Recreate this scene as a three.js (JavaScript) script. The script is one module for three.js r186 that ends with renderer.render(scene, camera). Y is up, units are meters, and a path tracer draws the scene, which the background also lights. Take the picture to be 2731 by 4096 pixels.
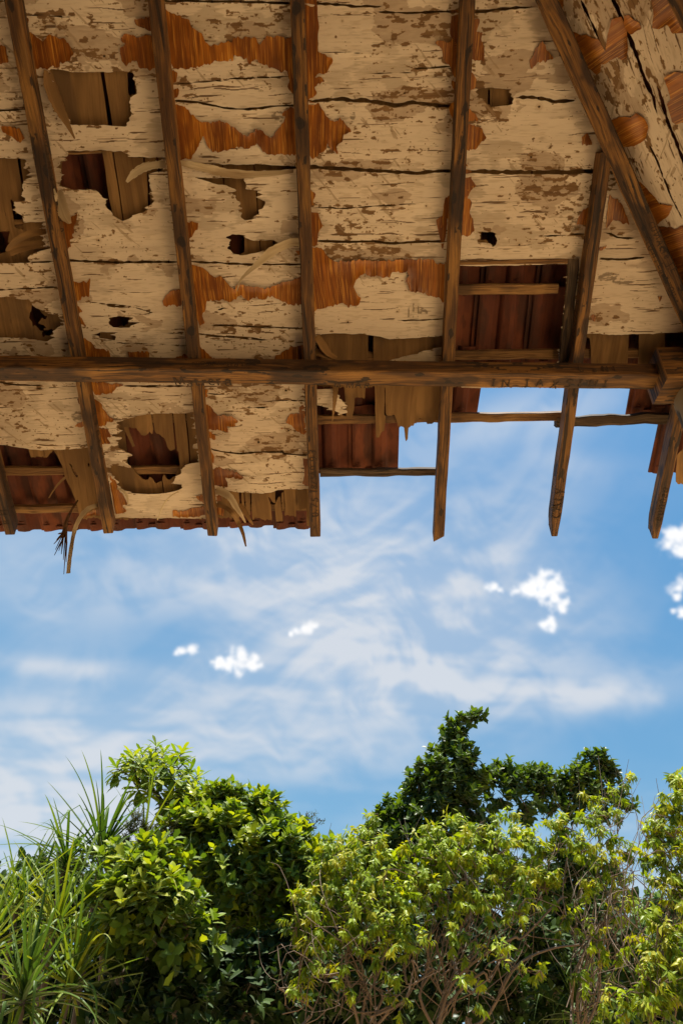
import * as THREE from 'three';
import { mergeGeometries } from 'three/addons/utils/BufferGeometryUtils.js';
import { FontLoader } from 'three/addons/loaders/FontLoader.js';
import { TextGeometry } from 'three/addons/geometries/TextGeometry.js';

// ---------------------------------------------------------------- camera, sky, sun, exposure
const DEG = Math.PI / 180, EYE = 1.6;
const scene = new THREE.Scene();
const camera = new THREE.PerspectiveCamera(73.74, 682 / 1024, 0.05, 3000);
camera.rotation.order = 'YXZ';
camera.position.set(0, EYE, 0);
camera.rotation.set(33.4 * DEG, 0.9 * DEG, 0);
scene.add(camera);
const renderer = new THREE.WebGLRenderer({ antialias: true });
renderer.toneMapping = THREE.LinearToneMapping;
renderer.toneMappingExposure = 2.35;
renderer.shadowMap.enabled = true;
const SUN_AZ = 16 * DEG, SUN_EL = 76 * DEG;      // azimuth from straight ahead, towards +x positive
const sunDir = new THREE.Vector3(Math.sin(SUN_AZ) * Math.cos(SUN_EL), Math.sin(SUN_EL), -Math.cos(SUN_AZ) * Math.cos(SUN_EL));
const sun = new THREE.DirectionalLight(new THREE.Color(1, 0.955, 0.87), 4.9);
sun.position.copy(sunDir).multiplyScalar(30); sun.castShadow = true;
sun.shadow.mapSize.set(2048, 2048);
Object.assign(sun.shadow.camera, { left: -14, right: 14, top: 14, bottom: -14, near: 1, far: 80 });
scene.add(sun, sun.target);

// ---------------------------------------------------------------- random numbers and noise
function rng(seed) { let a = seed >>> 0; return () => { a = (a + 0x6D2B79F5) | 0; let t = Math.imul(a ^ (a >>> 15), 1 | a); t = (t + Math.imul(t ^ (t >>> 7), 61 | t)) ^ t; return ((t ^ (t >>> 14)) >>> 0) / 4294967296; }; }
function hash2(i, j) { let h = Math.imul(i, 374761393) ^ Math.imul(j, 668265263); h = Math.imul(h ^ (h >>> 13), 1274126177); return ((h ^ (h >>> 16)) >>> 0) / 4294967296; }
function vn(x, y) { const i = Math.floor(x), j = Math.floor(y); let a = x - i, b = y - j; a = a * a * (3 - 2 * a); b = b * b * (3 - 2 * b); const p = hash2(i, j), q = hash2(i + 1, j), r = hash2(i, j + 1), s = hash2(i + 1, j + 1); return p + (q - p) * a + (r - p) * b + (p - q - r + s) * a * b; }
function fbm(x, y, n = 4) { let s = 0, a = 0.5, t = 0; for (let k = 0; k < n; k++) { s += a * vn(x, y); t += a; a *= 0.5; x = x * 2.03 + 17.3; y = y * 2.03 + 9.1; } return s / t; }
const sm = (a, b, x) => { x = Math.min(1, Math.max(0, (x - a) / (b - a))); return x * x * (3 - 2 * x); };
const mix = (a, b, t) => a + (b - a) * t;
const V3 = (x, y, z) => new THREE.Vector3(x, y, z);

// a picture point (in a 1568 x 2352 view of the place) as a direction from the eye; used to measure where things stand
const FX = 1568, CX = 784, CY = 1176;
const camQ = new THREE.Quaternion().setFromEuler(new THREE.Euler(33.4 * DEG, 0.9 * DEG, 0, 'YXZ'));
const EYE3 = V3(0, EYE, 0);
function ray(x, y) { return V3((x - CX) / FX, -(y - CY) / FX, -1).normalize().applyQuaternion(camQ); }
function atZ(x, y, z) { const d = ray(x, y); return d.multiplyScalar(z / d.z).add(EYE3); }

// ---------------------------------------------------------------- the sky (air and clouds only)
function skyTexture() {
  const W = 2048, H = 1024, data = new Float32Array(W * H * 4);
  const ang = (px, py) => { const d = ray(px, py); return [Math.atan2(d.x, -d.z), Math.asin(d.y)]; };
  // thin high cloud: [x, y, half width, half height, tilt, strength]
  const veils = [[930, 1420, 330, 170, -0.2, 1.2], [760, 1380, 260, 120, -0.3, 0.5], [700, 1330, 420, 90, -0.15, 0.5], [640, 1570, 420, 75, 0.05, 0.55], [150, 1537, 260, 22, 0.03, 0.5], [1060, 1610, 330, 40, 0.02, 0.55], [1450, 1590, 240, 40, 0.0, 0.6],
    [60, 1760, 330, 130, 0.05, 1.0], [80, 1900, 300, 110, 0.0, 1.3], [420, 1690, 300, 70, -0.1, 0.5], [730, 1700, 260, 60, -0.1, 0.4], [730, 1760, 60, 22, 0.1, 0.35], [160, 1862, 60, 40, 0.6, 0.35],
    [420, 1320, 260, 80, 0.5, 0.35], [1180, 1290, 180, 110, 0.9, 0.3], [900, 1150, 300, 130, -0.1, 0.33], [1200, 960, 260, 60, 0, 0.35], [1290, 1060, 120, 40, -0.4, 0.18], [90, 1300, 260, 110, 0.2, 0.3], [1250, 2050, 600, 160, 0, 0.55], [100, 1400, 60, 60, 0.9, 0.15]];
  const vs = veils.map(([x, y, hw, hh, t, s]) => { const [a, e] = ang(x, y), [a2] = ang(x + hw, y), [, e2] = ang(x, y - hh); return [a, e, Math.abs(a2 - a), Math.abs(e2 - e), t, s]; });
  // small fair-weather clouds: lists of puffs [x, y, radius]
  const puffs = [[1215, 1356, 26], [1240, 1342, 32], [1262, 1352, 36], [1276, 1376, 28], [1284, 1396, 18], [1248, 1366, 28], [1185, 1360, 14], [1296, 1384, 13], [1246, 1432, 16], [1268, 1436, 18], [1116, 1349, 11], [1132, 1351, 13], [1146, 1356, 9], 
    [1552, 1236, 34], [1566, 1262, 34], [1534, 1250, 18], [1575, 1225, 30], [1562, 1352, 24], [1552, 1372, 12], [1568, 1410, 15], [1546, 1404, 8],
    [505, 1521, 22], [530, 1518, 28], [552, 1512, 25], [578, 1524, 22], [598, 1528, 12], [545, 1530, 28], [488, 1520, 10], [418, 1496, 14], [438, 1491, 15], [405, 1500, 9], [680, 1450, 14], [704, 1443, 16], [722, 1438, 10], [668, 1456, 8]];
  const ps = puffs.map(([x, y, r]) => { const [a, e] = ang(x, y), [, e2] = ang(x, y - r); return [a, e, Math.abs(e2 - e)]; });
  const sd = sunDir;
  for (let j = 0; j < H; j++) for (let i = 0; i < W; i++) {
    const el = ((j + 0.5) / H - 0.5) * Math.PI, phi = ((i + 0.5) / W - 0.5) * 2 * Math.PI;
    const dx = Math.cos(el) * Math.cos(phi), dy = Math.sin(el), dz = Math.cos(el) * Math.sin(phi);
    const az = Math.atan2(dx, -dz);
    const e = Math.max(0, el), hz = Math.exp(-e / 0.23);
    const cs = dx * sd.x + dy * sd.y + dz * sd.z, glow = Math.pow(Math.max(0, cs), 6) * 0.16;
    const side = 0.5 - 0.5 * Math.tanh(az * 1.6) * Math.max(0, Math.cos(az));          // hazier air towards one side
    let r = mix(mix(0.032, 0.072, side), 0.120, hz) + glow * 0.4, g = mix(mix(0.124, 0.162, side), 0.242, hz) + glow * 0.45, b = mix(mix(0.266, 0.280, side), 0.335, hz) + glow * 0.5;
    if (el > -0.02) {
      // cirrus
      const q = 1 / (Math.max(0.02, dy) + 0.12), sx = dx * q, sz = dz * q;
      const wx = fbm(sx * 1.7 + 5, sz * 1.7, 3), wz = fbm(sx * 1.7 + 40, sz * 1.7 + 8, 3);
      const ca = 0.94, sa = 0.34, ra = az * ca + el * sa, re = -az * sa + el * ca, w1 = fbm(az * 5 + 2, el * 5, 3) - 0.5;
      const st = 0.40 * fbm((sx + wx * 0.5) * 2.6 - sz * 0.9, (sz + wz * 0.45) * 6.5 + sx * 1.6, 5) + 0.34 * fbm(ra * 9 + w1 * 2.5, re * 34 + w1 * 7, 5) + 0.26 * fbm((az * 0.8 - el * 0.6) * 22 + w1 * 5, (az * 0.6 + el * 0.8) * 46 + w1 * 9, 4);
      let cov = 0.08 * sm(0.42, 0.8, fbm(sx * 0.9 + 3, sz * 1.2 + 7, 3));
      for (const [a, ee, ha, he, t, s] of vs) {
        let u = az - a, v = el - ee; const c = Math.cos(t), n = Math.sin(t);
        const uu = (u * c + v * n) / ha, vv = (-u * n + v * c) / he, d2 = uu * uu + vv * vv;
        if (d2 < 6) cov += s * Math.exp(-d2 * 1.1);
      }
      const cc = 1 - Math.exp(-cov * 1.6), op = Math.min(0.86, Math.max(0, cc * (0.46 + 0.92 * sm(0.33, 0.66, st)) * 0.88));
      r = mix(r, 0.315, op); g = mix(g, 0.326, op); b = mix(b, 0.345, op);
      // fair-weather clouds
      let cl = -2;
      for (const [a, ee, rr] of ps) {
        const u = (az - a) * Math.cos(el), v = el - ee; if (Math.abs(u) > rr * 2.5 || Math.abs(v) > rr * 2.5) continue;
        const d = Math.hypot(u, v * (v < 0 ? 1.35 : 1.0)) / rr, k = 1 - d; cl = Math.max(cl, k);
      }
      if (cl > -1.5) {
        const nn = fbm(az * 95, el * 110, 5) - 0.5, m = Math.pow(sm(-0.25, 0.85, cl * 1.0 + 0.08 + nn * 2.2), 1.2) * sm(-0.8, 0.15, cl);
        if (m > 0) { const tone = 0.44 + 0.05 * (fbm(az * 60 + 9, el * 60, 3) - 0.5); r = mix(r, tone, m); g = mix(g, tone, m); b = mix(b, tone * 1.01, m); }
      }
    } else { const k = sm(-0.02, -0.2, el); r = mix(r, 0.10, k); g = mix(g, 0.10, k); b = mix(b, 0.085, k); }
    const o = (j * W + i) * 4; data[o] = r; data[o + 1] = g; data[o + 2] = b; data[o + 3] = 1;
  }
  const t = new THREE.DataTexture(data, W, H, THREE.RGBAFormat, THREE.FloatType);
  t.mapping = THREE.EquirectangularReflectionMapping; t.magFilter = t.minFilter = THREE.LinearFilter; t.colorSpace = THREE.LinearSRGBColorSpace; t.needsUpdate = true;
  return t;
}
const skyMap = skyTexture();
scene.background = skyMap; scene.environment = skyMap;

// ---------------------------------------------------------------- naming
const taken = {};
function numbered(n) { const k = taken[n] || 0; taken[n] = k + 1; return k ? n + '_' + String(k).padStart(3, '0') : n; }
function thing(name, label, category, pos = [0, 0, 0], group) { const o = new THREE.Group(); o.name = numbered(name); o.position.set(...pos); o.userData = { label, category }; if (group) o.userData.group = group; scene.add(o); return o; }
function part(name, geo, mat, parent, label) { const m = new THREE.Mesh(geo, mat); m.name = name; m.castShadow = m.receiveShadow = true; parent.add(m); if (label) m.userData.label = label; return m; }
function struct(name, geo, mat) { const m = new THREE.Mesh(geo, mat); m.name = name; m.userData.kind = 'structure'; m.receiveShadow = true; scene.add(m); return m; }

// ---------------------------------------------------------------- textures: what the surfaces are made of
function texture(W, H, fn, srgb = true) {       // fn(x, y) -> [r, g, b] 0..1
  const d = new Uint8Array(W * H * 4);
  for (let j = 0; j < H; j++) for (let i = 0; i < W; i++) { const c = fn(i, j), o = (j * W + i) * 4; d[o] = Math.max(0, Math.min(255, c[0] * 255)); d[o + 1] = Math.max(0, Math.min(255, c[1] * 255)); d[o + 2] = Math.max(0, Math.min(255, c[2] * 255)); d[o + 3] = 255; }
  const t = new THREE.DataTexture(d, W, H, THREE.RGBAFormat); t.magFilter = THREE.LinearFilter; t.minFilter = THREE.LinearMipmapLinearFilter; t.generateMipmaps = true;
  t.wrapS = t.wrapT = THREE.RepeatWrapping; if (srgb) t.colorSpace = THREE.SRGBColorSpace; t.needsUpdate = true; return t;
}
const lerp3 = (a, b, t) => [mix(a[0], b[0], t), mix(a[1], b[1], t), mix(a[2], b[2], t)];

// ================================================================ THE RUINED PAVILION ROOF
const SLOPE = 30.7 * DEG;
class Facet {
  constructor(P, U, V, N) { this.P = P; this.U = U; this.V = V; this.N = N; }
  at(u, v, off = 0) { return this.P.clone().addScaledVector(this.U, u).addScaledVector(this.V, v).addScaledVector(this.N, off); }
  hit(px, py, off = 0) { const d = ray(px, py), t = (this.P.clone().addScaledVector(this.N, off).sub(EYE3).dot(this.N)) / d.dot(this.N); return d.multiplyScalar(t).add(EYE3); }
  uv(px, py, off = 0) { const q = this.hit(px, py, off).sub(this.P); return [q.dot(this.U), q.dot(this.V)]; }
  uvOf(p) { const q = p.clone().sub(this.P); return [q.dot(this.U), q.dot(this.V)]; }
}
const front = new Facet(V3(0, 1.62 + EYE, -2.64), V3(1, 0, 0), V3(0, Math.sin(SLOPE), Math.cos(SLOPE)), V3(0, Math.cos(SLOPE), -Math.sin(SLOPE)));
// plan of the layers, along the roof's normal, measured from the underside of the rafters
const O_WHITE = 0.060, O_TAN = 0.081, O_BATTEN = 0.087, O_TILE = 0.118;
// hip: underside centre line measured at two points, then the line where the two ceilings meet
const hipA = front.hit(1254, 0, -0.012), hipB = front.hit(1520, 597, -0.012), hipDir = hipB.clone().sub(hipA).normalize();
const ceilA = hipA.clone().add(V3(0, 0.086, 0)), N2 = hipDir.clone().cross(V3(0, 0, -1)).normalize(); if (N2.y < 0) N2.negate();
const V2 = N2.clone().cross(hipDir).normalize(); if (V2.x < 0) V2.negate();
const right = new Facet(ceilA.clone().addScaledVector(N2, -O_WHITE), hipDir, V2, N2);
const hipUV = [front.uvOf(ceilA), front.uvOf(ceilA.clone().add(hipDir))];
const hipN = (() => { const [a, b] = hipUV, dx = b[0] - a[0], dy = b[1] - a[1], l = Math.hypot(dx, dy); return [dy / l, -dx / l]; })();   // in front.uv, pointing towards the hip's other side
const hipSide = (u, v) => (u - hipUV[0][0]) * -hipN[0] + (v - hipUV[0][1]) * -hipN[1];
const HS = Math.sign(hipSide(-1, 1));
const hipDist = (u, v) => HS * hipSide(u, v);             // > 0 on the front slope

// measuring crops: letter -> [x0, y0, scale]
const CROP = { a: [0, 0, .3662], b: [516.7, 0, .3662], c: [993.9, 0, .3662], d: [0, 430.6, .3662], e: [516.7, 430.6, .3662], f: [993.9, 430.6, .3662], g: [0, 803.8, .2563], h: [373.2, 803.8, .2563], i: [706.8, 803.8, .2563], j: [1223.5, 803.8, .2197], k: [1395.8, 401.9, .1953], D: [0, 0, 1] };
const px = (k, x, y) => { const c = CROP[k]; return [c[0] + x * c[2], c[1] + y * c[2]]; };
function poly(fc, off, s) {            // 'a 10,20 30,40 ...'
  const t = s.trim().split(/\s+/), k = t[0], pts = t.slice(1).map(q => { const [x, y] = q.split(',').map(Number); return fc.uv(...px(k, x, y), off); });
  let b = [1e9, 1e9, -1e9, -1e9]; for (const [u, v] of pts) b = [Math.min(b[0], u), Math.min(b[1], v), Math.max(b[2], u), Math.max(b[3], v)];
  return { pts, b };
}
function sdf(p, u, v, far = 0.08) {     // > 0 inside
  const b = p.b; if (u < b[0] - far || v < b[1] - far || u > b[2] + far || v > b[3] + far) return -far;
  let d = 1e9, s = -1; const P = p.pts;
  for (let i = 0, j = P.length - 1; i < P.length; j = i++) {
    const ax = P[j][0], ay = P[j][1], bx = P[i][0], by = P[i][1], ex = bx - ax, ey = by - ay, wx = u - ax, wy = v - ay;
    const t = Math.max(0, Math.min(1, (wx * ex + wy * ey) / (ex * ex + ey * ey + 1e-12))), qx = wx - ex * t, qy = wy - ey * t;
    d = Math.min(d, qx * qx + qy * qy);
    if ((ay > v) !== (by > v) && u < ex * (v - ay) / (by - ay) + ax) s = -s;
  }
  return s * Math.sqrt(d);
}
function crackList(fc, off, list) {
  return list.map(([s, w]) => { const p = poly(fc, off, s), k = CROP[s.trim()[0]][2]; p.w = w * k * 0.00165 * 0.62; let L = 0; p.len = [0]; for (let i = 1; i < p.pts.length; i++) p.len.push(L += Math.hypot(p.pts[i][0] - p.pts[i - 1][0], p.pts[i][1] - p.pts[i - 1][1])); return p; });
}
function crackField(p, u, v, far = 0.05) {     // > 0 outside the crack, tapering towards its ends
  const b = p.b; if (u < b[0] - far || v < b[1] - far || u > b[2] + far || v > b[3] + far) return far;
  let d = 1e9, at = 0; const P = p.pts;
  for (let i = 1; i < P.length; i++) {
    const ax = P[i - 1][0], ay = P[i - 1][1], ex = P[i][0] - ax, ey = P[i][1] - ay, wx = u - ax, wy = v - ay;
    const t = Math.max(0, Math.min(1, (wx * ex + wy * ey) / (ex * ex + ey * ey + 1e-12))), q = Math.hypot(wx - ex * t, wy - ey * t);
    if (q < d) { d = q; at = mix(p.len[i - 1], p.len[i], t); }
  }
  const L = p.len[p.len.length - 1], taper = Math.min(1, Math.min(at, L - at) / 0.04 + (p.open ? 1 : 0.12));
  return d - p.w * taper * (0.55 + 0.9 * vn(u * 60 + 3, v * 40));
}

// ---- a thin sheet with holes, cracks, curled edges: marching squares over a field, one geometry for each connected piece
function sheet(fc, o) {
  const { u0, u1, v0, v1, h, field, disp, off, thick, tex } = o;
  const nx = Math.ceil((u1 - u0) / h) + 1, ny = Math.ceil((v1 - v0) / h) + 1, F = new Float32Array(nx * ny);
  for (let j = 0; j < ny; j++) for (let i = 0; i < nx; i++) F[j * nx + i] = (i === 0 || j === 0 || i === nx - 1 || j === ny - 1) ? -h : field(u0 + i * h, v0 + j * h);
  const lab = new Int32Array(nx * ny).fill(-1); let nl = 0; const stack = [];
  for (let s = 0; s < nx * ny; s++) if (F[s] > 0 && lab[s] < 0) {
    lab[s] = nl; stack.push(s);
    while (stack.length) { const q = stack.pop(), i = q % nx, j = (q / nx) | 0; for (const [n, ok] of [[q - 1, i > 0], [q + 1, i < nx - 1], [q - nx, j > 0], [q + nx, j < ny - 1]]) if (ok && F[n] > 0 && lab[n] < 0) { lab[n] = nl; stack.push(n); } }
    nl++;
  }
  const pieces = Array.from({ length: nl }, () => ({ tri: [], seg: [] }));
  const VP = [], nodeId = new Int32Array(nx * ny).fill(-1), eh = new Int32Array(nx * ny).fill(-1), ev = new Int32Array(nx * ny).fill(-1);
  const addV = (u, v, f) => { VP.push(u, v, Math.max(0, f)); return VP.length / 3 - 1; };
  const nodeV = (i, j) => { const n = j * nx + i; return nodeId[n] < 0 ? (nodeId[n] = addV(u0 + i * h, v0 + j * h, F[n])) : nodeId[n]; };
  const edgeV = (i, j, k) => {           // 0 bottom, 1 right, 2 top, 3 left of the cell
    let a, b, arr, n;
    if (k === 0) { n = j * nx + i; arr = eh; a = n; b = n + 1; } else if (k === 2) { n = (j + 1) * nx + i; arr = eh; a = n; b = n + 1; } else if (k === 3) { n = j * nx + i; arr = ev; a = n; b = n + nx; } else { n = j * nx + i + 1; arr = ev; a = n; b = n + nx; }
    if (arr[n] < 0) { const t = Math.min(0.95, Math.max(0.05, F[a] / (F[a] - F[b]))), ia = a % nx, ja = (a / nx) | 0; arr[n] = addV(u0 + (ia + (arr === eh ? t : 0)) * h, v0 + (ja + (arr === ev ? t : 0)) * h, 0); }
    return arr[n];
  };
  for (let j = 0; j < ny - 1; j++) for (let i = 0; i < nx - 1; i++) {
    const c = [j * nx + i, j * nx + i + 1, (j + 1) * nx + i + 1, (j + 1) * nx + i], s = c.map(n => F[n] > 0 ? 1 : 0), m = s[0] + s[1] + s[2] + s[3];
    if (!m) continue;
    const cn = [[i, j], [i + 1, j], [i + 1, j + 1], [i, j + 1]];
    if (m === 4) { const p = pieces[lab[c[0]]], q = cn.map(k => nodeV(...k)); p.tri.push(q[0], q[1], q[2], q[0], q[2], q[3]); continue; }
    if (m === 2 && s[0] === s[2]) { for (let k = 0; k < 4; k++) if (s[k]) { const e0 = edgeV(i, j, (k + 3) % 4), e1 = edgeV(i, j, k), p = pieces[lab[c[k]]]; p.tri.push(e0, nodeV(...cn[k]), e1); p.seg.push(e1, e0); } continue; }
    const g = []; let L = 0, out = -1, inn = -1;
    for (let k = 0; k < 4; k++) { if (s[k]) { g.push(nodeV(...cn[k])); L = lab[c[k]]; } if (s[k] !== s[(k + 1) % 4]) { const e = edgeV(i, j, k); g.push(e); if (s[k]) out = e; else inn = e; } }
    const p = pieces[L]; for (let k = 1; k < g.length - 1; k++) p.tri.push(g[0], g[k], g[k + 1]); p.seg.push(out, inn);
  }
  const nv = VP.length / 3, W = new Float32Array(nv * 3), pt = V3(0, 0, 0);
  for (let k = 0; k < nv; k++) { const u = VP[k * 3], v = VP[k * 3 + 1]; pt.copy(fc.P).addScaledVector(fc.U, u).addScaledVector(fc.V, v).addScaledVector(fc.N, off + disp(u, v, VP[k * 3 + 2])); W[k * 3] = pt.x; W[k * 3 + 1] = pt.y; W[k * 3 + 2] = pt.z; }
  const out = [], map = new Int32Array(nv).fill(-1);
  for (const p of pieces) {
    if (p.tri.length < 36) continue;
    const pos = [], uv = [], idx = [], used = [];
    const get = k => { if (map[k] < 0) { map[k] = pos.length / 3; used.push(k); pos.push(W[k * 3], W[k * 3 + 1], W[k * 3 + 2]); uv.push((VP[k * 3] - tex[0]) / tex[2], (VP[k * 3 + 1] - tex[1]) / tex[3]); } return map[k]; };
    for (const k of p.tri) idx.push(get(k));
    const g0 = new THREE.BufferGeometry(); g0.setAttribute('position', new THREE.Float32BufferAttribute(pos, 3)); g0.setAttribute('uv', new THREE.Float32BufferAttribute(uv, 2)); g0.setIndex(idx); g0.computeVertexNormals();
    const sp = [], su = [], si = [];
    for (let k = 0; k < p.seg.length; k += 2) {
      const b0 = sp.length / 3; for (const q of [p.seg[k], p.seg[k + 1]]) for (const t of [0, thick]) { sp.push(W[q * 3] + fc.N.x * t, W[q * 3 + 1] + fc.N.y * t, W[q * 3 + 2] + fc.N.z * t); su.push((VP[q * 3] - tex[0]) / tex[2], (VP[q * 3 + 1] - tex[1]) / tex[3]); }
      si.push(b0, b0 + 1, b0 + 2, b0 + 2, b0 + 1, b0 + 3);
    }
    let geo = g0;
    if (sp.length) { const g1 = new THREE.BufferGeometry(); g1.setAttribute('position', new THREE.Float32BufferAttribute(sp, 3)); g1.setAttribute('uv', new THREE.Float32BufferAttribute(su, 2)); g1.setIndex(si); g1.computeVertexNormals(); geo = mergeGeometries([g0, g1]); }
    let cu = 0, cv = 0; for (const k of used) { cu += VP[k * 3]; cv += VP[k * 3 + 1]; map[k] = -1; }
    out.push({ geo, n: p.tri.length / 3, u: cu / used.length, v: cv / used.length });
  }
  return { pieces: out, F, nx, ny, sample(u, v) { const i = Math.round((u - u0) / h), j = Math.round((v - v0) / h); return (i < 0 || j < 0 || i >= nx || j >= ny) ? 0 : F[j * nx + i]; } };
}

// ---- what was measured on the photograph: holes, torn veneer, cracks
const RU = [-1.551, -1.100, -0.628, -0.160, 0.400, 0.918, 1.375];          // rafters, metres along the eave
const whiteHoles = [
  'a 305,435 520,452 800,450 835,440 850,500 858,585 825,600 818,690 815,755 785,795 690,788 450,782 385,690 315,600 322,490',
  'a 380,1010 430,1005 432,962 450,945 640,942 785,950 800,982 1030,988 1030,1075 935,1085 940,1200 955,1280 935,1310 900,1325 860,1340 800,1378 765,1385 720,1370 690,1330 650,1240 600,1188 480,1190 440,1180 385,1165 392,1080',
  'a -160,985 165,995 195,1110 150,1140 152,1258 92,1262 105,1325 142,1350 145,1395 255,1395 265,1450 290,1560 180,1612 200,1645 -160,1650',
  'd -160,650 0,690 60,685 190,712 240,760 300,790 370,800 380,870 330,900 345,935 290,965 160,945 -160,935',
  'd 682,818 760,806 840,815 812,842 880,845 818,868 800,880 690,880', 'd 610,912 640,905 720,905 722,960 615,945', 'd 640,733 800,745 820,752 700,752', 'd 740,768 800,772 790,786',
  'b -60,1028 280,1035 450,1045 440,1060 290,1072 0,1070 -150,1050',
  'b -200,1110 -60,1118 0,1112 125,1118 135,1185 180,1190 230,1195 245,1270 235,1300 185,1370 140,1380 105,1375 110,1310 75,1240 60,1190 0,1160 -80,1150',
  'e 28,305 50,292 125,300 180,335 310,332 335,355 300,380 220,405 115,425 55,418 25,385',
  'e 590,920 670,915 760,915 900,922 1000,945 1030,952 1400,930 1400,985 1200,1040 970,1102 880,1160 540,1160 560,1000',
  'c 262,562 345,552 480,560 500,610 510,640 480,665 370,670 345,650 300,600',
  'f 120,488 300,492 845,478 848,520 835,700 800,1000 780,1180 60,1180',
  'f 285,280 385,280 410,335 385,385 370,350 270,345', 'f 1068,440 1190,444 1300,438 1290,446 1190,456 1068,452',
  'f 930,912 1180,925 1320,918 1640,905 1700,1250 900,1250',
  'g -200,820 50,850 280,888 400,893 560,895 700,885 800,868 900,870 1000,1420 900,1700 -200,1700',
  'g 1060,650 1110,625 1220,600 1290,575 1420,570 1726,572 1770,800 1780,1000 1656,1030 1621,1100 1526,1190 1636,1200 1626,1245 1456,1285 1140,1283 1080,1250 1040,1200 990,1080 985,1030 1060,1035 1180,1060 1140,1000 1150,940 1080,870 1040,760 1080,720 1075,680',
  'h 480,1235 560,1255 700,1275 880,1285 960,1280 1040,1252 1100,1248 1360,1240 1360,1750 480,1750',
  'i 0,130 1400,130 1400,900 0,900', 'D 720,890 1700,890 1700,1400 720,1400', 'D -200,1189 800,1189 800,1500 -200,1500',
  'c 340,300 352,298 350,310', 'd 1360,748 1385,745 1388,770 1362,772', 'e 715,360 730,358 728,372', 'f 1185,470 1200,472 1195,484',
];
const whiteAdds = ['i 60,352 220,352 290,420 340,500 335,600 250,560 180,515 85,495', 'g 920,1330 1010,1300 1010,1520 940,1500'];
const tanHoles = [
  'a 636,440 655,440 708,800 684,800', 'a 798,440 836,440 852,588 826,600 806,610',
  'a 432,962 450,935 640,935 660,1050 672,1160 690,1260 715,1375 690,1350 650,1250 600,1195 440,1190 380,1165 390,1015', 'a 926,1085 938,1085 945,1290 930,1310', 'a 900,980 912,980 915,1040 902,1040',
  'a -160,1440 50,1441 68,1468 50,1525 72,1530 38,1575 -160,1582', 'a 112,985 132,985 150,1140 148,1250 134,1140', 'a 70,1262 90,1262 100,1330 145,1345 150,1440 95,1430',
  'd 190,780 205,728 240,745 262,790 300,800 288,820 210,850 185,820', 'd 205,852 250,845 300,880 262,892', 'd 265,902 330,888 345,920 270,935',
  'd 682,818 760,806 815,815 800,870 690,880', 'd 608,908 640,905 625,945 612,948',
  'e 20,295 50,285 122,295 122,415 60,425 20,395', 'e 300,330 312,330 315,370 304,372',
  'e 898,915 925,915 932,1140 892,1140', 'c 344,548 358,548 358,660 346,655',
  'f 110,480 860,470 860,520 840,700 800,1000 780,1180 60,1180', 'f 300,275 385,280 405,335 385,350 300,330',
  'f 940,930 984,930 995,1250 900,1250', 'f 1228,915 1290,912 1282,1250 1212,1250', 'f 1452,905 1640,900 1700,1250 1450,1250',
  'g -200,760 50,840 262,885 285,960 370,945 430,955 478,895 530,980 560,1040 580,1130 640,1240 680,1330 715,1480 715,1800 -200,1800', 'g 620,1010 640,1015 680,1090 705,1130 690,1145 655,1080', 'g 785,1010 800,1012 805,1045 790,1045',
  'g 1170,685 1225,690 1240,720 1270,760 1325,775 1345,740 1365,770 1370,720 1440,760 1480,800 1500,860 1525,900 1566,890 1581,900 1606,920 1616,1060 1516,1170 1476,1120 1470,1130 1445,1180 1400,1180 1340,1140 1330,1165 1280,1160 1230,1110 1180,1060 1140,1030 1135,900 1120,720', 'g 1545,570 1556,570 1590,890 1570,900',
  'h 688,1270 708,1270 716,1520 694,1520', 'h 784,1270 796,1270 804,1520 788,1500', 'h 938,1285 1000,1372 1012,1372 1008,1250 1018,1250 1090,1250 1003,1390 1020,1560 985,1560 970,1385', 'h 1088,1250 1094,1250 1098,1500 1084,1560', 'h 1196,1240 1202,1240 1204,1420 1290,1425 1300,1800 1190,1800', 'h 1030,1545 1080,1540 1090,1490 1200,1480 1200,1800 400,1800 400,1500 710,1505 715,1482 790,1484 805,1500 975,1530 980,1560',
  'D 728,889 1700,889 1700,1400 728,1400', 'D -200,1190 520,1190 520,1500 -200,1500',
  'D 728,830 728,790 735,790 735,830',
];
const tanAdds = [
  'i 322,300 515,300 510,430 420,430 415,520 400,610 345,605 340,480', 'i 600,300 688,300 684,580 696,592 685,730 630,775 612,780 605,600',
  'i 694,300 1190,300 1170,620 1130,640 1070,645 1050,630 1000,610 960,660 900,700 895,790 878,820 860,690 800,680 776,575 712,588 700,590',
  'j 1500,1100 1620,1000 1620,1395 1560,1390 1520,1380 1490,1390',
];
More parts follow.
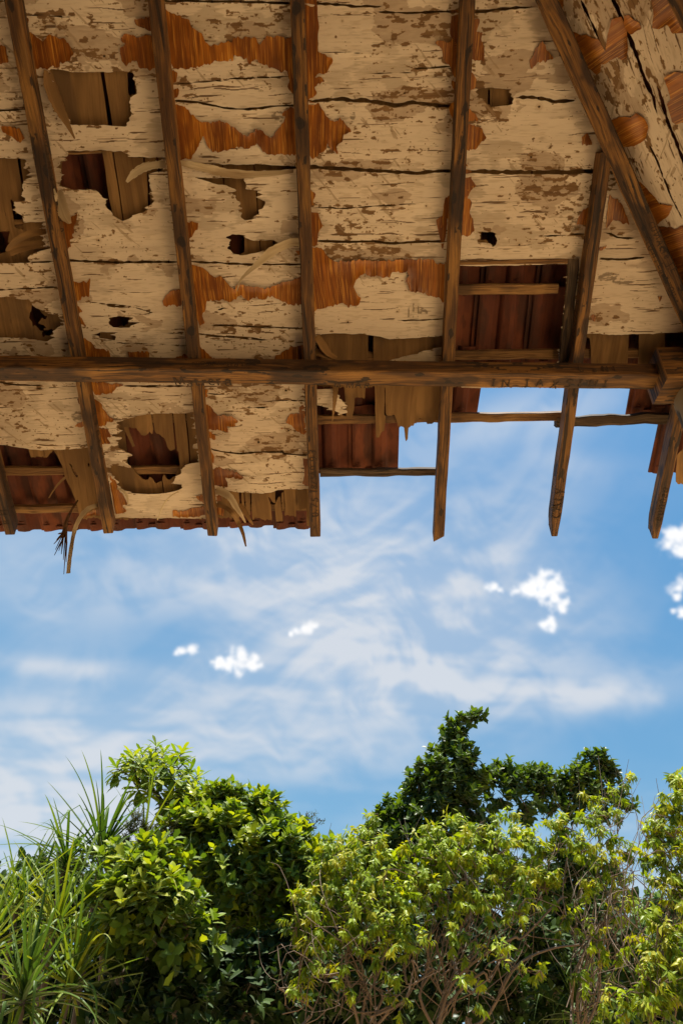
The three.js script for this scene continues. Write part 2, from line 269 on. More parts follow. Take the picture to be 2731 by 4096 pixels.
const orange = [
  'a 150,110 175,115 185,130 170,165', 'a 150,205 205,210 250,245 295,245 300,215 330,230 365,240 425,250 440,285 468,345 440,375 380,395 380,425 205,420 185,330', 'a 845,130 940,105 950,190 855,165',
  'a 760,240 800,212 840,225 850,240 920,215 970,225 975,430 870,425 860,390 830,370 800,415 765,395 755,310 790,280 762,265', 'a -60,290 30,280 60,395 -60,400',
  'a 1020,40 1045,65 1140,105 1190,130 1200,160 1265,205 1285,260 1320,285 1400,270 1450,260 1480,240 1568,240 1600,240 1630,280 1672,225 1711,240 1870,225 1870,480 1850,600 1812,560 1800,540 1815,490 1801,440 1761,450 1731,430 1661,410 1601,385 1556,400 1546,365 1466,358 1456,382 1411,378 1330,392 1200,432 1090,430 1050,350 1030,200',
  'a 1075,440 1110,450 1105,520 1080,520', 'a 1080,555 1125,570 1120,610 1080,610',
  'a 1085,645 1140,655 1190,700 1250,755 1290,775 1380,758 1431,775 1471,800 1511,840 1551,850 1611,815 1651,820 1671,850 1711,850 1756,790 1791,735 1761,710 1811,680 1880,675 1885,965 1821,975 1761,960 1741,970 1651,960 1631,920 1601,905 1551,935 1491,930 1441,935 1371,955 1320,940 1300,920 1275,850 1250,900 1225,960 1200,1000 1110,1000 1095,850',
  'a 10,800 60,790 120,795 160,880 90,875 70,850 20,840',
  'b 490,-80 570,-80 575,40 590,180 580,240 585,330 680,365 670,400 640,460 580,465 560,490 600,480 628,510 600,520 560,545 580,580 560,600 535,640 580,640 610,690 640,740 690,760 720,735 770,790 795,830 745,850 740,880 700,910 710,960 670,945 640,905 630,950 590,970 550,1005 500,900 490,400',
  'e 520,20 570,45 550,95 580,150 610,240 585,290 575,365 520,370', 'e 520,375 600,375 640,430 660,445 700,470 740,460 940,460 1090,455 1290,450 1340,480 1400,480 1400,720 1340,700 1250,660 1165,645 1130,590 1150,560 1140,530 1050,530 1030,560 990,565 950,550 900,560 870,540 820,580 805,620 830,680 855,690 840,740 770,750 740,730 690,735 610,765 525,770 520,500',
  'd 1165,215 1245,225 1240,260 1210,300 1170,340',
  'd 1190,480 1280,510 1340,560 1382,555 1420,590 1450,630 1470,635 1491,605 1591,620 1671,630 1741,608 1790,590 1900,560 1910,742 1811,730 1761,710 1701,680 1651,700 1581,690 1561,715 1521,690 1471,695 1440,720 1400,715 1340,705 1300,720 1290,770 1270,800 1285,850 1255,870 1215,760',
  'd 1025,740 1020,710 1040,680 1090,640 1150,635 1160,735 1100,740 1060,748', 'd 380,220 460,180 490,170 465,260 465,310 440,330 445,370 410,390', 'd 445,585 540,595 565,575 560,690 515,680 490,715 460,650', 'd 485,740 520,770 490,800', 'd 495,800 545,870 500,860',
  'd 500,930 560,960 585,985 600,1010 680,1020 705,1090 520,1090', 'd 800,1030 830,1030 940,1040 945,1095 820,1090', 'd 1080,1075 1110,1060 1180,1050 1180,1100', 'd 1240,980 1300,1040 1370,1105 1250,1105', 'e 275,1110 340,1045 380,1020 420,1000 510,990 510,1120', 'e 440,390 480,400 470,430',
  'b 1415,60 1490,40 1480,250 1440,330 1410,200', 'b 1310,265 1430,250 1480,300 1470,480 1420,470 1400,390 1365,370 1360,320', 'b 1420,510 1470,500 1465,600 1415,540', 'b 1400,670 1460,620 1450,800 1415,720',
  'c 245,110 290,120 290,150 270,200 310,205 300,250 320,280 320,380 235,385', 'c 225,450 275,500 265,550 220,600', 'c 215,690 270,720 285,750 210,780', 'c 205,790 300,795 335,860 290,910 260,940 195,950', 'c 190,1000 240,1080 240,1130 270,1170 240,1200 190,1254',
  'f 180,10 260,0 215,60 245,95 230,160 250,210 260,275 215,310 170,300', 'e 1380,60 1435,40 1430,200 1390,200 1330,290 1350,250', 'f 20,200 90,150 80,320 60,400 40,300',
  'c 600,390 640,310 680,260 760,380 710,375 650,400 615,435', 'c 935,850 970,830 1000,910 935,905', 'f 1100,50 1180,90 1230,240 1130,200 1080,270', 'f 940,140 985,120 960,240 900,230 915,180', 'f 985,800 1010,785 1020,840 1000,835', 'f 1040,375 1085,370 1080,385 1045,400', 'f 1405,690 1440,680 1425,720',
  'g 800,285 1120,310 1070,335 1020,370 960,400 850,410', 'g 840,440 910,480 915,510 960,580 1030,625 1010,645 960,645 960,680 880,685', 'g 890,690 970,720 1000,780 960,790 1000,855 910,840', 'g 970,1110 1030,1150 1060,1240 1150,1380 1090,1390 1145,1445 1040,1480', 'g 690,440 730,440 750,520 700,480', 'g 670,690 700,650 790,630 790,685', 'g 745,1510 830,1440 960,1410 960,1478 820,1480',
  'h 360,350 410,360 400,430 370,420', 'h 365,480 440,510 460,560 530,585 610,590 660,610 685,640 650,655 655,685 580,680 590,735 520,720 400,720', 'h 400,730 470,760 475,800 410,795', 'h 420,900 465,950 460,1010 430,1000', 'h 440,1080 490,1045 580,1070 690,1100 735,1145 715,1155 560,1140 580,1180 590,1225 510,1225 520,1300 535,1350 460,1370', 'h 295,1310 390,1290 400,1400 345,1360', 'h 90,1440 200,1440 270,1420 310,1410 400,1400 405,1492 100,1492', 'h 475,1410 555,1430 550,1490 480,1470',
  'h 1235,340 1300,345 1290,390', 'h 1225,510 1300,470 1300,570 1225,575', 'h 1105,650 1140,575 1300,570 1310,790 1250,750 1210,730 1170,690', 'h 1055,700 1080,690 1080,710', 'h 1255,950 1310,950 1320,1230 1255,1200 1270,1100',
];
const cracks = [
  ['a 130,100 270,95 400,105 490,105', 5], ['a -160,700 -20,695 105,690 160,690', 8], ['a 1060,522 1170,525 1240,515 1400,505 1450,495 1568,490 1650,485 1830,480', 6], ['a 1060,632 1250,640 1270,650 1300,655 1390,672 1480,685 1568,685 1640,680 1700,668 1890,660', 9],
  ['b -440,4 0,10 150,12 460,22', 9], ['b 490,15 700,25 790,40 1000,40', 10], ['b 940,75 1130,80 1520,72', 9], ['b 590,328 790,328 900,340', 4], ['b 890,462 1130,455 1190,460', 5], ['b 1130,440 1240,428 1440,413', 7],
  ['b 520,642 640,625 740,618 800,632 870,628 950,640 1060,660 1100,655 1150,640 1250,650 1330,660 1480,668', 15], ['b 490,1046 700,1055 860,1065 1030,1075 1200,1085 1320,1072 1480,1075', 15],
  ['c 160,72 330,72 400,58 580,48 640,46', 10], ['c 690,565 820,568 870,566', 5], ['c 500,620 540,610 620,610 700,620 750,638 900,628', 13], ['c 740,750 890,728 940,724', 3], ['c 150,1075 380,1078 680,1082 860,1080 1060,1068', 18],
  ['e 520,125 660,128 760,130 940,118 1130,105 1250,95', 5], ['e 540,335 800,340 930,338 1060,352 1170,342 1420,335', 11], ['e 1070,832 1130,835 1250,830 1420,818', 7],
  ['d -160,475 140,470 360,464', 8], ['d 380,456 600,465 770,470 920,465 1140,468', 11], ['d 1150,463 1330,470 1568,485 1930,480', 10], ['d 640,655 850,658 960,655', 4], ['d 520,715 800,740 990,790', 5], ['d 1020,915 1200,906', 6], ['d 700,976 900,978 1070,985 1210,997', 5], ['d -160,648 150,635 390,622', 7],
  ['e -150,862 0,865 250,875 520,884', 8], ['e -120,932 0,935 170,950 310,958', 7], ['d 1215,914 1400,935 1568,940 1620,945', 9], ['d 470,300 560,305 640,300', 4], ['d 1190,378 1320,382', 4], ['d 860,790 1010,790', 4],
  ['f 615,308 800,300 1010,287', 6], ['f 1060,282 1110,290 1150,312 1300,320', 8], ['f 1020,450 1190,448 1350,438', 9], ['f 1370,765 1500,752', 7], ['f 1180,500 1300,505', 3],
  ['g -160,282 0,290 130,310 300,318 400,315', 13], ['g 250,340 400,345 560,330 720,324', 8], ['g 850,410 1050,440 1200,455', 6], ['g 1100,322 1400,325 1568,325 1700,320', 15], ['g 490,765 650,772', 5], ['g 290,835 400,850 550,858 840,838', 9],
  ['h 130,408 300,398', 7], ['h 370,392 520,395 590,405', 10], ['h 870,462 960,462 1080,450 1320,452', 11], ['h 720,510 800,518 900,515 980,522', 10], ['h 400,875 540,910 700,925 850,912 1060,915 1075,905 1085,930 1330,942', 15], ['h 500,1050 600,1065 790,1075', 5], ['h 740,1165 920,1178', 4],
  ['a 230,140 300,135 420,150', 2], ['a 600,620 700,628', 2],
];
const whiteR = { cracks: [['c 890,-90 930,0 975,90 1010,170 1040,250 1080,330', 11], ['c 1060,410 1140,560', 4], ['c 1080,-110 1130,0 1180,110 1230,240 1280,370 1320,480 1380,610 1400,700', 17], ['c 1400,525 1440,650 1480,780 1530,910 1568,1000 1640,1180', 15], ['c 1200,-110 1245,0 1290,100', 4], ['c 1340,870 1400,1000 1460,1150 1500,1254 1570,1390', 8], ['c 1225,920 1270,1040 1340,1200', 6], ['c 1385,640 1412,740', 7]],
  orange: ['c 720,-60 825,-60 810,60 820,130 760,60', 'c 820,210 885,200 925,220 965,215 1000,235 1040,245 1080,330 1090,240 1120,120 1180,105 1215,200 1225,300 1215,370 1180,380 1150,360 1080,400 1055,405 1050,450 1030,470 980,430 930,430', 'c 1195,95 1230,95 1260,130 1290,140 1310,180 1280,190 1240,215 1200,160', 'c 1360,-60 1500,-60 1600,210 1500,210 1475,150 1420,180 1370,175 1380,70', 'c 1450,480 1510,450 1620,455 1640,750 1520,780 1495,760 1465,650 1490,620 1475,550', 'c 1080,765 1170,735 1240,735 1275,710 1330,740 1355,800 1330,870 1260,915 1220,920 1165,930', 'f 1230,-60 1300,-30 1340,10 1390,60 1420,105 1500,110 1480,170 1400,235 1340,180', 'f 1380,245 1490,250 1510,265 1560,240 1700,240 1700,760 1620,760'] };

const U0 = -1.95, U1 = 1.75, T0 = 0.0, T1 = 2.45;       // the modelled part of the front ceiling
const wh = whiteHoles.map(s => poly(front, O_WHITE, s)), wa = whiteAdds.map(s => poly(front, O_WHITE, s)), wc = crackList(front, O_WHITE, cracks);
const th = tanHoles.map(s => poly(front, O_TAN, s)), ta = tanAdds.map(s => poly(front, O_TAN, s)), og = orange.map(s => poly(front, O_WHITE - 0.003, s));
const ragU = (u, v) => 0.013 * (fbm(u * 24, v * 190, 2) - 0.5) + 0.030 * Math.pow(vn(u * 6 + 2, v * 130), 5) - 0.030 * Math.pow(vn(u * 6 + 60, v * 130 + 9), 5) + 0.010 * (vn(u * 14 + 7, v * 26) - 0.5), ragV = (u, v) => 0.006 * (fbm(u * 40 + 50, v * 60, 2) - 0.5);
function whiteField(u, v) {
  let f = Math.min(hipDist(u, v) - 0.004, 0.06); if (f < -0.004) return f;
  for (const r of RU) f = Math.min(f, Math.abs(u - r) - 0.0012);                // sheets butt on the rafters
  const a = u + ragU(u, v), b = v + ragV(u, v);
  for (const p of wh) f = Math.min(f, -sdf(p, a, b, 0.06));
  for (const p of wa) f = Math.max(f, Math.min(sdf(p, a, b, 0.06), 0.06));
  const cv = v + 0.004 * (fbm(u * 28, v * 6, 3) - 0.5);
  for (const p of wc) f = Math.min(f, crackField(p, u, cv));
  return f;
}
const warp = (u, v) => 0.008 * (fbm(u * 2.2 + 3, v * 5, 3) - 0.5) + 0.0045 * (fbm(u * 5 + 9, v * 26, 2) - 0.5);
const whiteDisp = (u, v, f) => warp(u, v) - 0.009 * Math.exp(-f / 0.016) * Math.max(0, vn(u * 9 + 31, v * 15) - 0.25);
const WT = [U0, T0, U1 - U0, T1 - T0];
const white = sheet(front, { u0: U0, u1: U1, v0: T0, v1: T1, h: 0.004, field: whiteField, disp: whiteDisp, off: O_WHITE, thick: 0.003, tex: WT });
function tanField(u, v) {
  let f = Math.min(hipDist(u, v) - 0.006, 0.05); if (f < -0.004) return f;
  const a = u + 0.003 * (fbm(u * 60, v * 20, 2) - 0.5), b = v + 0.012 * (vn(u * 150, v * 4) - 0.5) + 0.014 * (vn(u * 40 + 4, v * 30) - 0.5);
  const cell = Math.floor(u / 0.19), gap = (cell + 0.15 + 0.7 * hash2(cell, 3)) * 0.19 + 0.02 * (v - 1) * (hash2(cell, 8) - 0.5) * 4;
  f = Math.min(f, Math.abs(u - gap + 0.004 * (vn(v * 9, cell) - 0.5)) - 0.0022 * (0.3 + 1.2 * hash2(cell, 5)));
  for (const p of th) f = Math.min(f, -sdf(p, a, b, 0.05));
  for (const p of ta) f = Math.max(f, Math.min(sdf(p, a, b, 0.05), 0.05));
  return f;
}
const tan = sheet(front, { u0: U0, u1: U1, v0: T0, v1: T1, h: 0.005, field: tanField, disp: (u, v, f) => 0.005 * (fbm(u * 12, v * 3, 2) - 0.5) - 0.010 * Math.exp(-f / 0.03) * Math.max(0, vn(u * 11 + 2, v * 6) - 0.4), off: O_TAN, thick: 0.003, tex: [0, 0, 1, 1] });
const orangeSheets = og.map((p, k) => sheet(front, { u0: p.b[0] - 0.02, u1: p.b[2] + 0.02, v0: p.b[1] - 0.02, v1: p.b[3] + 0.02, h: 0.0042, off: O_WHITE - 0.0022, thick: 0.0012, tex: [k * 0.37, k * 0.61, 1, 1],
  field: (u, v) => Math.min(sdf(p, u + 0.005 * (fbm(u * 60, v * 60, 2) - 0.5), v + 0.012 * (fbm(u * 130 + 9, v * 24, 2) - 0.5) + 0.008 * (Math.pow(vn(u * 110 + 3, v * 5), 4) - Math.pow(vn(u * 110 + 43, v * 5), 4)), 0.05), hipDist(u, v) - 0.002),
  disp: (u, v, f) => { const near = Math.min(...RU.map(r => Math.abs(u - r))), free = sm(0.03, 0.12, near); return warp(u, v) - 0.012 * Math.exp(-Math.max(0, f) / 0.012) * free * Math.max(0.05, vn(u * 16 + k, v * 16) - 0.2); } }));
// right slope
const RT = [-0.6, -0.02, 2.2, 1.1];
const wcR = crackList(right, O_WHITE, whiteR.cracks), ogR = whiteR.orange.map(s => poly(right, O_WHITE - 0.003, s));
const rightEave = (u, v) => right.at(u, v, 0).y - (1.60 + EYE);
const warpR = (u, v) => 0.007 * (fbm(u * 3 + 3, v * 5, 3) - 0.5) + 0.003 * (fbm(u * 4 + 9, v * 24, 2) - 0.5);
const whiteRight = sheet(right, { u0: RT[0], u1: RT[0] + RT[2], v0: -0.005, v1: RT[1] + RT[3], h: 0.005, off: O_WHITE, thick: 0.003, tex: RT,
  field: (u, v) => { let f = Math.min(0.06, rightEave(u, v) - 0.05); for (const p of wcR) f = Math.min(f, crackField(p, u, v + 0.003 * (fbm(u * 25, v * 9, 2) - 0.5))); return f; },
  disp: (u, v, f) => warpR(u, v) - 0.006 * Math.exp(-f / 0.014) * Math.max(0, vn(u * 9 + 31, v * 15) - 0.25) });
const orangeRight = ogR.map((p, k) => sheet(right, { u0: p.b[0] - 0.02, u1: p.b[2] + 0.02, v0: Math.max(-0.004, p.b[1] - 0.02), v1: p.b[3] + 0.02, h: 0.0045, off: O_WHITE - 0.0022, thick: 0.0012, tex: [k * 0.31, k * 0.17, 1, 1],
  field: (u, v) => sdf(p, u + 0.007 * (fbm(u * 60, v * 110, 2) - 0.5), v + 0.004 * (fbm(u * 50 + 9, v * 50, 2) - 0.5), 0.05),
  disp: (u, v, f) => warpR(u, v) - 0.012 * Math.exp(-Math.max(0, f) / 0.012) * sm(0.03, 0.12, v) * Math.max(0.05, vn(u * 16 + k, v * 16) - 0.2) }));

// ---- materials
const knots = ['a 655,350 15', 'b 735,130 7', 'b 870,495 8', 'b 1125,585 12', 'b 958,880 7', 'b 1048,205 6', 'c 665,670 15', 'c 615,985 14', 'd 620,330 14', 'd 1330,400 10', 'e 1260,115 9', 'e 1080,318 9', 'e 1080,780 9', 'f 540,360 13', 'g 598,705 16', 'h 1105,365 26', 'h 860,825 30', 'h 1130,720 26', 'h 1140,1055 18', 'e 770,845 12', 'a 285,165 10'].map(s => { const [k, q, r] = s.split(' '), [x, y] = q.split(',').map(Number); return [...front.uv(...px(k, x, y), O_WHITE), r * CROP[k][2] * 0.0017]; });
const smudges = ['e 1180,770 8 60', 'e 1150,790 6 45', 'e 1210,770 6 50', 'e 1240,780 34 26', 'f 1100,560 80 30', 'b 330,730 40 40', 'g 1030,600 20 30', 'g 690,600 60 60', 'f 900,220 50 60', 'b 800,700 20 60', 'f 1200,590 100 20', 'g 1130,520 20 40'].map(s => { const [k, q, rx, ry] = s.split(' '), [x, y] = q.split(',').map(Number); return [...front.uv(...px(k, x, y), O_WHITE), rx * CROP[k][2] * 0.0017, ry * CROP[k][2] * 0.0017]; });
function paintedVeneer(W, H, T, edge, kn, sg, seed) {
  const bump = new Float32Array(W * H);
  const map = texture(W, H, (i, j) => {
    const u = T[0] + (i + 0.5) / W * T[2], v = T[1] + (j + 0.5) / H * T[3], s = seed;
    const tone = fbm(u * 3 + s, v * 6, 3), fine = fbm(u * 30 + s, v * 260, 2), grain = fbm(u * 9 + s, v * 420, 2);
    let c = lerp3([0.835, 0.745, 0.635], [0.895, 0.82, 0.715], tone);
    c = lerp3(c, [0.70, 0.60, 0.47], 0.35 * sm(0.52, 0.8, fine)); let b = 0.55 + 0.25 * (grain - 0.5);
    // dust and old stains, with an outline of their own
    const st = fbm(u * 7 + s + 9, v * 13 + 2, 5); c = lerp3(c, [0.58, 0.50, 0.40], 0.34 * sm(0.57, 0.65, st + 0.16 * (fine - 0.5)) * sm(0.35, 0.6, fbm(u * 1.7 + s, v * 2.3 + 5, 2)));
    // hairline splits along the grain
    const sp = fbm(u * 6 + s + 30, v * 150 + 3 * fbm(u * 8, v * 8, 2), 3), split = sm(0.745, 0.79, sp); c = lerp3(c, [0.30, 0.20, 0.11], 0.8 * split); b -= 0.4 * split;
    // flaked paint: bare brown wood
    const e = Math.exp(-Math.max(0, edge(u, v)) / 0.016), cl = fbm(u * 2.6 + s + 4, v * 4.2 + 1, 3);
    const f0 = fbm(u * 5.5 + s + 12, v * 9.5, 5) + 0.40 * (cl - 0.5) + 0.04 * (fine - 0.5), old = sm(0.655, 0.667, f0);
    c = lerp3(c, lerp3([0.60, 0.50, 0.40], [0.70, 0.60, 0.49], fbm(u * 40 + s, v * 120, 2)), 0.6 * old); b -= 0.12 * old;                  // top coat gone
    const f1 = fbm(u * 30 + s, v * 78, 4) + 0.36 * (cl - 0.5) + 0.09 * e + 0.10 * old * (0.3 + vn(u * 9, v * 14)), f2 = fbm(u * 75 + s + 70, v * 120, 3) + 0.32 * (cl - 0.5) + 0.06 * e;
    const fl = Math.max(sm(0.757, 0.785, f1), 0.85 * sm(0.80, 0.83, f2));
    const wood = lerp3([0.36, 0.245, 0.13], [0.54, 0.40, 0.24], fbm(u * 20 + s, v * 300, 2)); c = lerp3(c, wood, 0.9 * fl); b -= 0.35 * fl;
    // scratches
    const sc = fbm((u + v) * 55 + s, (u - v) * 7, 3); if (cl > 0.5) c = lerp3(c, [0.62, 0.52, 0.40], 0.6 * sm(0.73, 0.76, sc));
    for (const [ku, kv, kr] of kn) { const du = u - ku, dv = v - kv; if (Math.abs(du) > 0.05 || Math.abs(dv) > 0.05) continue; const d = Math.hypot(du, dv * 1.15) / kr + 0.25 * (vn(u * 200, v * 200) - 0.5); if (d < 2.2) { const rg = 0.5 + 0.5 * Math.sin(d * 13); c = lerp3(c, [0.50, 0.37, 0.22], (d < 0.45 ? 0.9 : 0.4 * rg * sm(2.2, 0.6, d))); if (d < 0.32) { c = lerp3(c, [0.12, 0.07, 0.03], 0.9); b -= 0.5; } } }
    for (const [ku, kv, rx, ry] of sg) { const du = (u - ku) / rx, dv = (v - kv) / ry, d = du * du + dv * dv; if (d < 2) c = lerp3(c, [0.40, 0.33, 0.25], 0.6 * sm(0.9, 0.5, d + 0.9 * (fbm(u * 120, v * 90, 3) - 0.5)) * sm(0.38, 0.56, fbm(u * 60, v * 140 + 5, 3))); }
    bump[j * W + i] = b; return c;
  });
  const bm = texture(W, H, (i, j) => { const b = bump[j * W + i]; return [b, b, b]; }, false);
  for (const t of [map, bm]) t.wrapS = t.wrapT = THREE.ClampToEdgeWrapping;
  return new THREE.MeshStandardMaterial({ map, bumpMap: bm, bumpScale: 0.0016, roughness: 0.9 });
}
const M = {};
M.white = paintedVeneer(2048, 1360, WT, (u, v) => white.sample(u, v), knots, smudges, 0);
M.whiteR = paintedVeneer(1280, 640, RT, (u, v) => whiteRight.sample(u, v), [], [], 23);
const mirrored = t => { t.wrapS = t.wrapT = THREE.MirroredRepeatWrapping; return t; };
function grainMaterial({ W = 1024, H = 1024, su = 1, sv = 1, cols, fu, fv, streak, rough = 0.8, bump = 0.001, seed = 0, stain = 0.3, stainCol = [0.08, 0.05, 0.03], extra }) {   // grain along v
  const hs = new Float32Array(W * H);
  const map = mirrored(texture(W, H, (i, j) => {
    const u = i / W * su, v = j / H * sv, w = 0.05 * (fbm(u * 3 + seed, v * 2.5, 2) - 0.5);
    const g = fbm((u + w) * fu + seed, v * fv, 4), g2 = fbm((u + w) * fu * 3.1 + seed + 20, v * fv * 1.7, 2), lg = fbm((u + w) * fu * 0.12 + seed, v * fv * 0.5 + 4, 3);
    let t = 0.55 * g + 0.45 * lg; t = sm(0.3, 0.72, t);
    let c = lerp3(cols[0], cols[1], t); c = lerp3(c, cols[2], streak * sm(0.60, 0.72, g2));
    c = lerp3(c, stainCol, stain * sm(0.56, 0.68, fbm(u * 9 + seed + 3, v * 4.5, 4)));
    if (extra) c = extra(c, u, v);
    hs[j * W + i] = 0.5 + 0.7 * (g2 - 0.5) + 0.4 * (g - 0.5); return c;
  }));
  const bm = mirrored(texture(W, H, (i, j) => { const b = hs[j * W + i]; return [b, b, b]; }, false));
  for (const t of [map, bm]) t.repeat.set(1 / su, 1 / sv);
  return new THREE.MeshStandardMaterial({ map, bumpMap: bm, bumpScale: bump, roughness: rough });
}
M.orange = grainMaterial({ cols: [[0.46, 0.25, 0.06], [0.70, 0.42, 0.11], [0.88, 0.64, 0.28]], fu: 130, fv: 7, streak: 0.6, rough: 0.42, bump: 0.0005, stain: 0.35, stainCol: [0.36, 0.175, 0.045], seed: 2 });
M.tan = grainMaterial({ cols: [[0.46, 0.335, 0.185], [0.60, 0.45, 0.265], [0.34, 0.23, 0.115]], fu: 45, fv: 5, streak: 0.22, rough: 0.92, bump: 0.001, stain: 0.4, stainCol: [0.36, 0.27, 0.17], seed: 11 });
M.timber = grainMaterial({ W: 512, H: 2048, su: 0.5, sv: 2, cols: [[0.30, 0.188, 0.074], [0.56, 0.385, 0.17], [0.17, 0.10, 0.038]], fu: 150, fv: 9, streak: 0.55, rough: 0.75, bump: 0.002, stain: 0.65, stainCol: [0.165, 0.096, 0.042], seed: 31, extra: (c, u, v) => { const w = 0.03 * fbm(u * 5, v * 3, 2), k = sm(0.70, 0.735, fbm((u + w) * 95 + 7, v * 2.2, 3)), p = sm(0.70, 0.74, fbm(u * 45 + 5, v * 18, 4)), g = sm(0.6, 0.75, fbm(u * 14 + 60, v * 3, 3)); c = lerp3(c, [0.62, 0.445, 0.21], 0.5 * g); c = lerp3(c, [0.11, 0.066, 0.03], 0.7 * k); return lerp3(c, [0.10, 0.06, 0.03], 0.7 * p); } });
M.timberPale = grainMaterial({ W: 512, H: 1024, su: 0.5, sv: 1, cols: [[0.42, 0.29, 0.15], [0.63, 0.47, 0.27], [0.26, 0.16, 0.08]], fu: 90, fv: 6, streak: 0.6, rough: 0.85, bump: 0.0018, stain: 0.5, stainCol: [0.22, 0.15, 0.09], seed: 47 });
M.timberGrey = grainMaterial({ W: 512, H: 1024, su: 0.5, sv: 1, cols: [[0.27, 0.20, 0.135], [0.47, 0.39, 0.29], [0.14, 0.10, 0.07]], fu: 90, fv: 6, streak: 0.8, rough: 0.9, bump: 0.0025, stain: 0.6, stainCol: [0.13, 0.095, 0.06], seed: 53 });
M.ink = new THREE.MeshStandardMaterial({ color: new THREE.Color(0.045, 0.026, 0.014), roughness: 0.9 });
M.scratch = new THREE.MeshStandardMaterial({ color: new THREE.Color(0.55, 0.33, 0.12), roughness: 0.8 });
function clay(seed, a, b) { return grainMaterial({ W: 512, H: 512, su: 0.4, sv: 0.4, cols: [a, b, [a[0] * 0.6, a[1] * 0.6, a[2] * 0.6]], fu: 14, fv: 10, streak: 0.25, rough: 0.85, bump: 0.0012, stain: 0.5, stainCol: [0.22, 0.125, 0.08], seed }); }
M.clay = [clay(61, [0.335, 0.155, 0.075], [0.465, 0.235, 0.115]), clay(67, [0.295, 0.135, 0.065], [0.425, 0.205, 0.10]), clay(71, [0.355, 0.17, 0.085], [0.495, 0.26, 0.13])];

// ---- the pavilion: parts
const pav = thing('ruined_pavilion', 'ruined open pavilion with dark rafters, peeling white ceiling and broken red roof tiles', 'pavilion');
const panelOf = {};
const panelParts = [];
for (const p of white.pieces) panelParts.push([part('ceiling_veneer', p.geo, M.white, pav), p]);
for (const p of whiteRight.pieces) part('ceiling_veneer', p.geo, M.whiteR, pav);
for (const p of tan.pieces) part('inner_ply', p.geo, M.tan, pav);
for (const s of orangeSheets) for (const p of s.pieces) part('varnished_veneer', p.geo, M.orange, pav);
const orangeTurn = M.orange;   // same sheet material on the other slope
for (const s of orangeRight) for (const p of s.pieces) part('varnished_veneer', p.geo, orangeTurn, pav);

// timbers: a chamfered section swept from A to B, a little uneven; ends: per-ring extra lengths for broken ends
function timber(A, B, side, w, h, { seg = 24, seed = 1, rough = 0.0012, ch = 0.003, endB, endA, tuck } = {}) {
  const d = B.clone().sub(A), L = d.length(); d.normalize(); const s = side.clone().addScaledVector(d, -side.dot(d)).normalize(), n = d.clone().cross(s).normalize(); if (n.y < 0) n.negate();
  const hw = w / 2, prof = [[-hw + ch, 0], [hw - ch, 0], [hw, ch], [hw, h - ch], [hw - ch, h], [-hw + ch, h], [-hw, h - ch], [-hw, ch]];
  const per = [0]; for (let k = 1; k <= 8; k++) { const a = prof[k - 1], b = prof[k % 8]; per.push(per[k - 1] + Math.hypot(b[0] - a[0], b[1] - a[1])); }
  const pos = [], uv = [], idx = [], P = V3(0, 0, 0);
  for (let r = 0; r <= seg; r++) for (let k = 0; k < 16; k++) {
    const t = r / seg, e = prof[((k + 1) >> 1) % 8], q = (k + 1) >> 1; let x = e[0], y = e[1], z = t * L;
    const nz = rough; x += nz * 2 * (fbm(z * 14 + seed * 9 + (x > 0 ? 5 : 0), seed + 3, 2) - 0.5); y += nz * 2 * (fbm(z * 14 + seed * 7 + (y > h / 2 ? 7 : 0), seed + 8, 2) - 0.5);
    if (r === seg && endB) z += endB(x, y); if (r === 0 && endA) z -= endA(x, y); if (tuck) { const m = tuck(z, x, y, L); x = m[0]; y = m[1]; }
    P.copy(A).addScaledVector(d, z).addScaledVector(s, x).addScaledVector(n, y); pos.push(P.x, P.y, P.z); uv.push(per[k === 15 ? 8 : q] + seed * 0.137, z + seed * 0.71);
  }
  for (let r = 0; r < seg; r++) for (let k = 0; k < 16; k += 2) { const a = r * 16 + k, b = a + 1, c = a + 16, e = c + 1; idx.push(a, b, c, b, e, c); }
  for (const r of [0, seg]) { const c0 = pos.length / 3; for (let k = 0; k < 8; k++) { const o = (r * 16 + k * 2) * 3; pos.push(pos[o], pos[o + 1], pos[o + 2]); uv.push(prof[k][0], prof[k][1] * 0.3); } for (let k = 1; k < 7; k++) r ? idx.push(c0, c0 + k + 1, c0 + k) : idx.push(c0, c0 + k, c0 + k + 1); }
  const g = new THREE.BufferGeometry(); g.setAttribute('position', new THREE.Float32BufferAttribute(pos, 3)); g.setAttribute('uv', new THREE.Float32BufferAttribute(uv, 2)); g.setIndex(idx); g.computeVertexNormals();
  return g;
}
// lettering cut or drawn on the wood, lying on a face: origin, reading direction, up direction, face normal
const font = await new FontLoader().loadAsync('fonts/droid/droid_sans_regular.typeface.json');
function lettering(parent, text, size, at, dir, up, nrm, mat = M.ink, seed = 1, name = 'lettering') {
  const rr = rng(seed), gs = []; let x = 0;
  for (const ch of text) {
    if (ch === ' ') { x += size * 0.45; continue; }
    const g = new TextGeometry(ch, { font, size: size * (0.85 + 0.3 * rr()), depth: 0.0006, curveSegments: 3 }); g.computeBoundingBox(); const w = g.boundingBox.max.x;
    g.rotateZ((rr() - 0.5) * 0.35); g.translate(x, (rr() - 0.5) * size * 0.25, 0); x += w + size * (0.12 + 0.12 * rr()); gs.push(g.toNonIndexed ? (g.index ? g.toNonIndexed() : g) : g);
  }
  const g = mergeGeometries(gs), m = new THREE.Matrix4().makeBasis(dir, up, nrm).setPosition(at); g.applyMatrix4(m);
  const me = part(name, g, mat, parent); me.userData.kind = 'stuff'; return me;
}
const FU = front.U, FV = front.V, FN = front.N, down = FN.clone().negate(), mFV = FV.clone().negate();
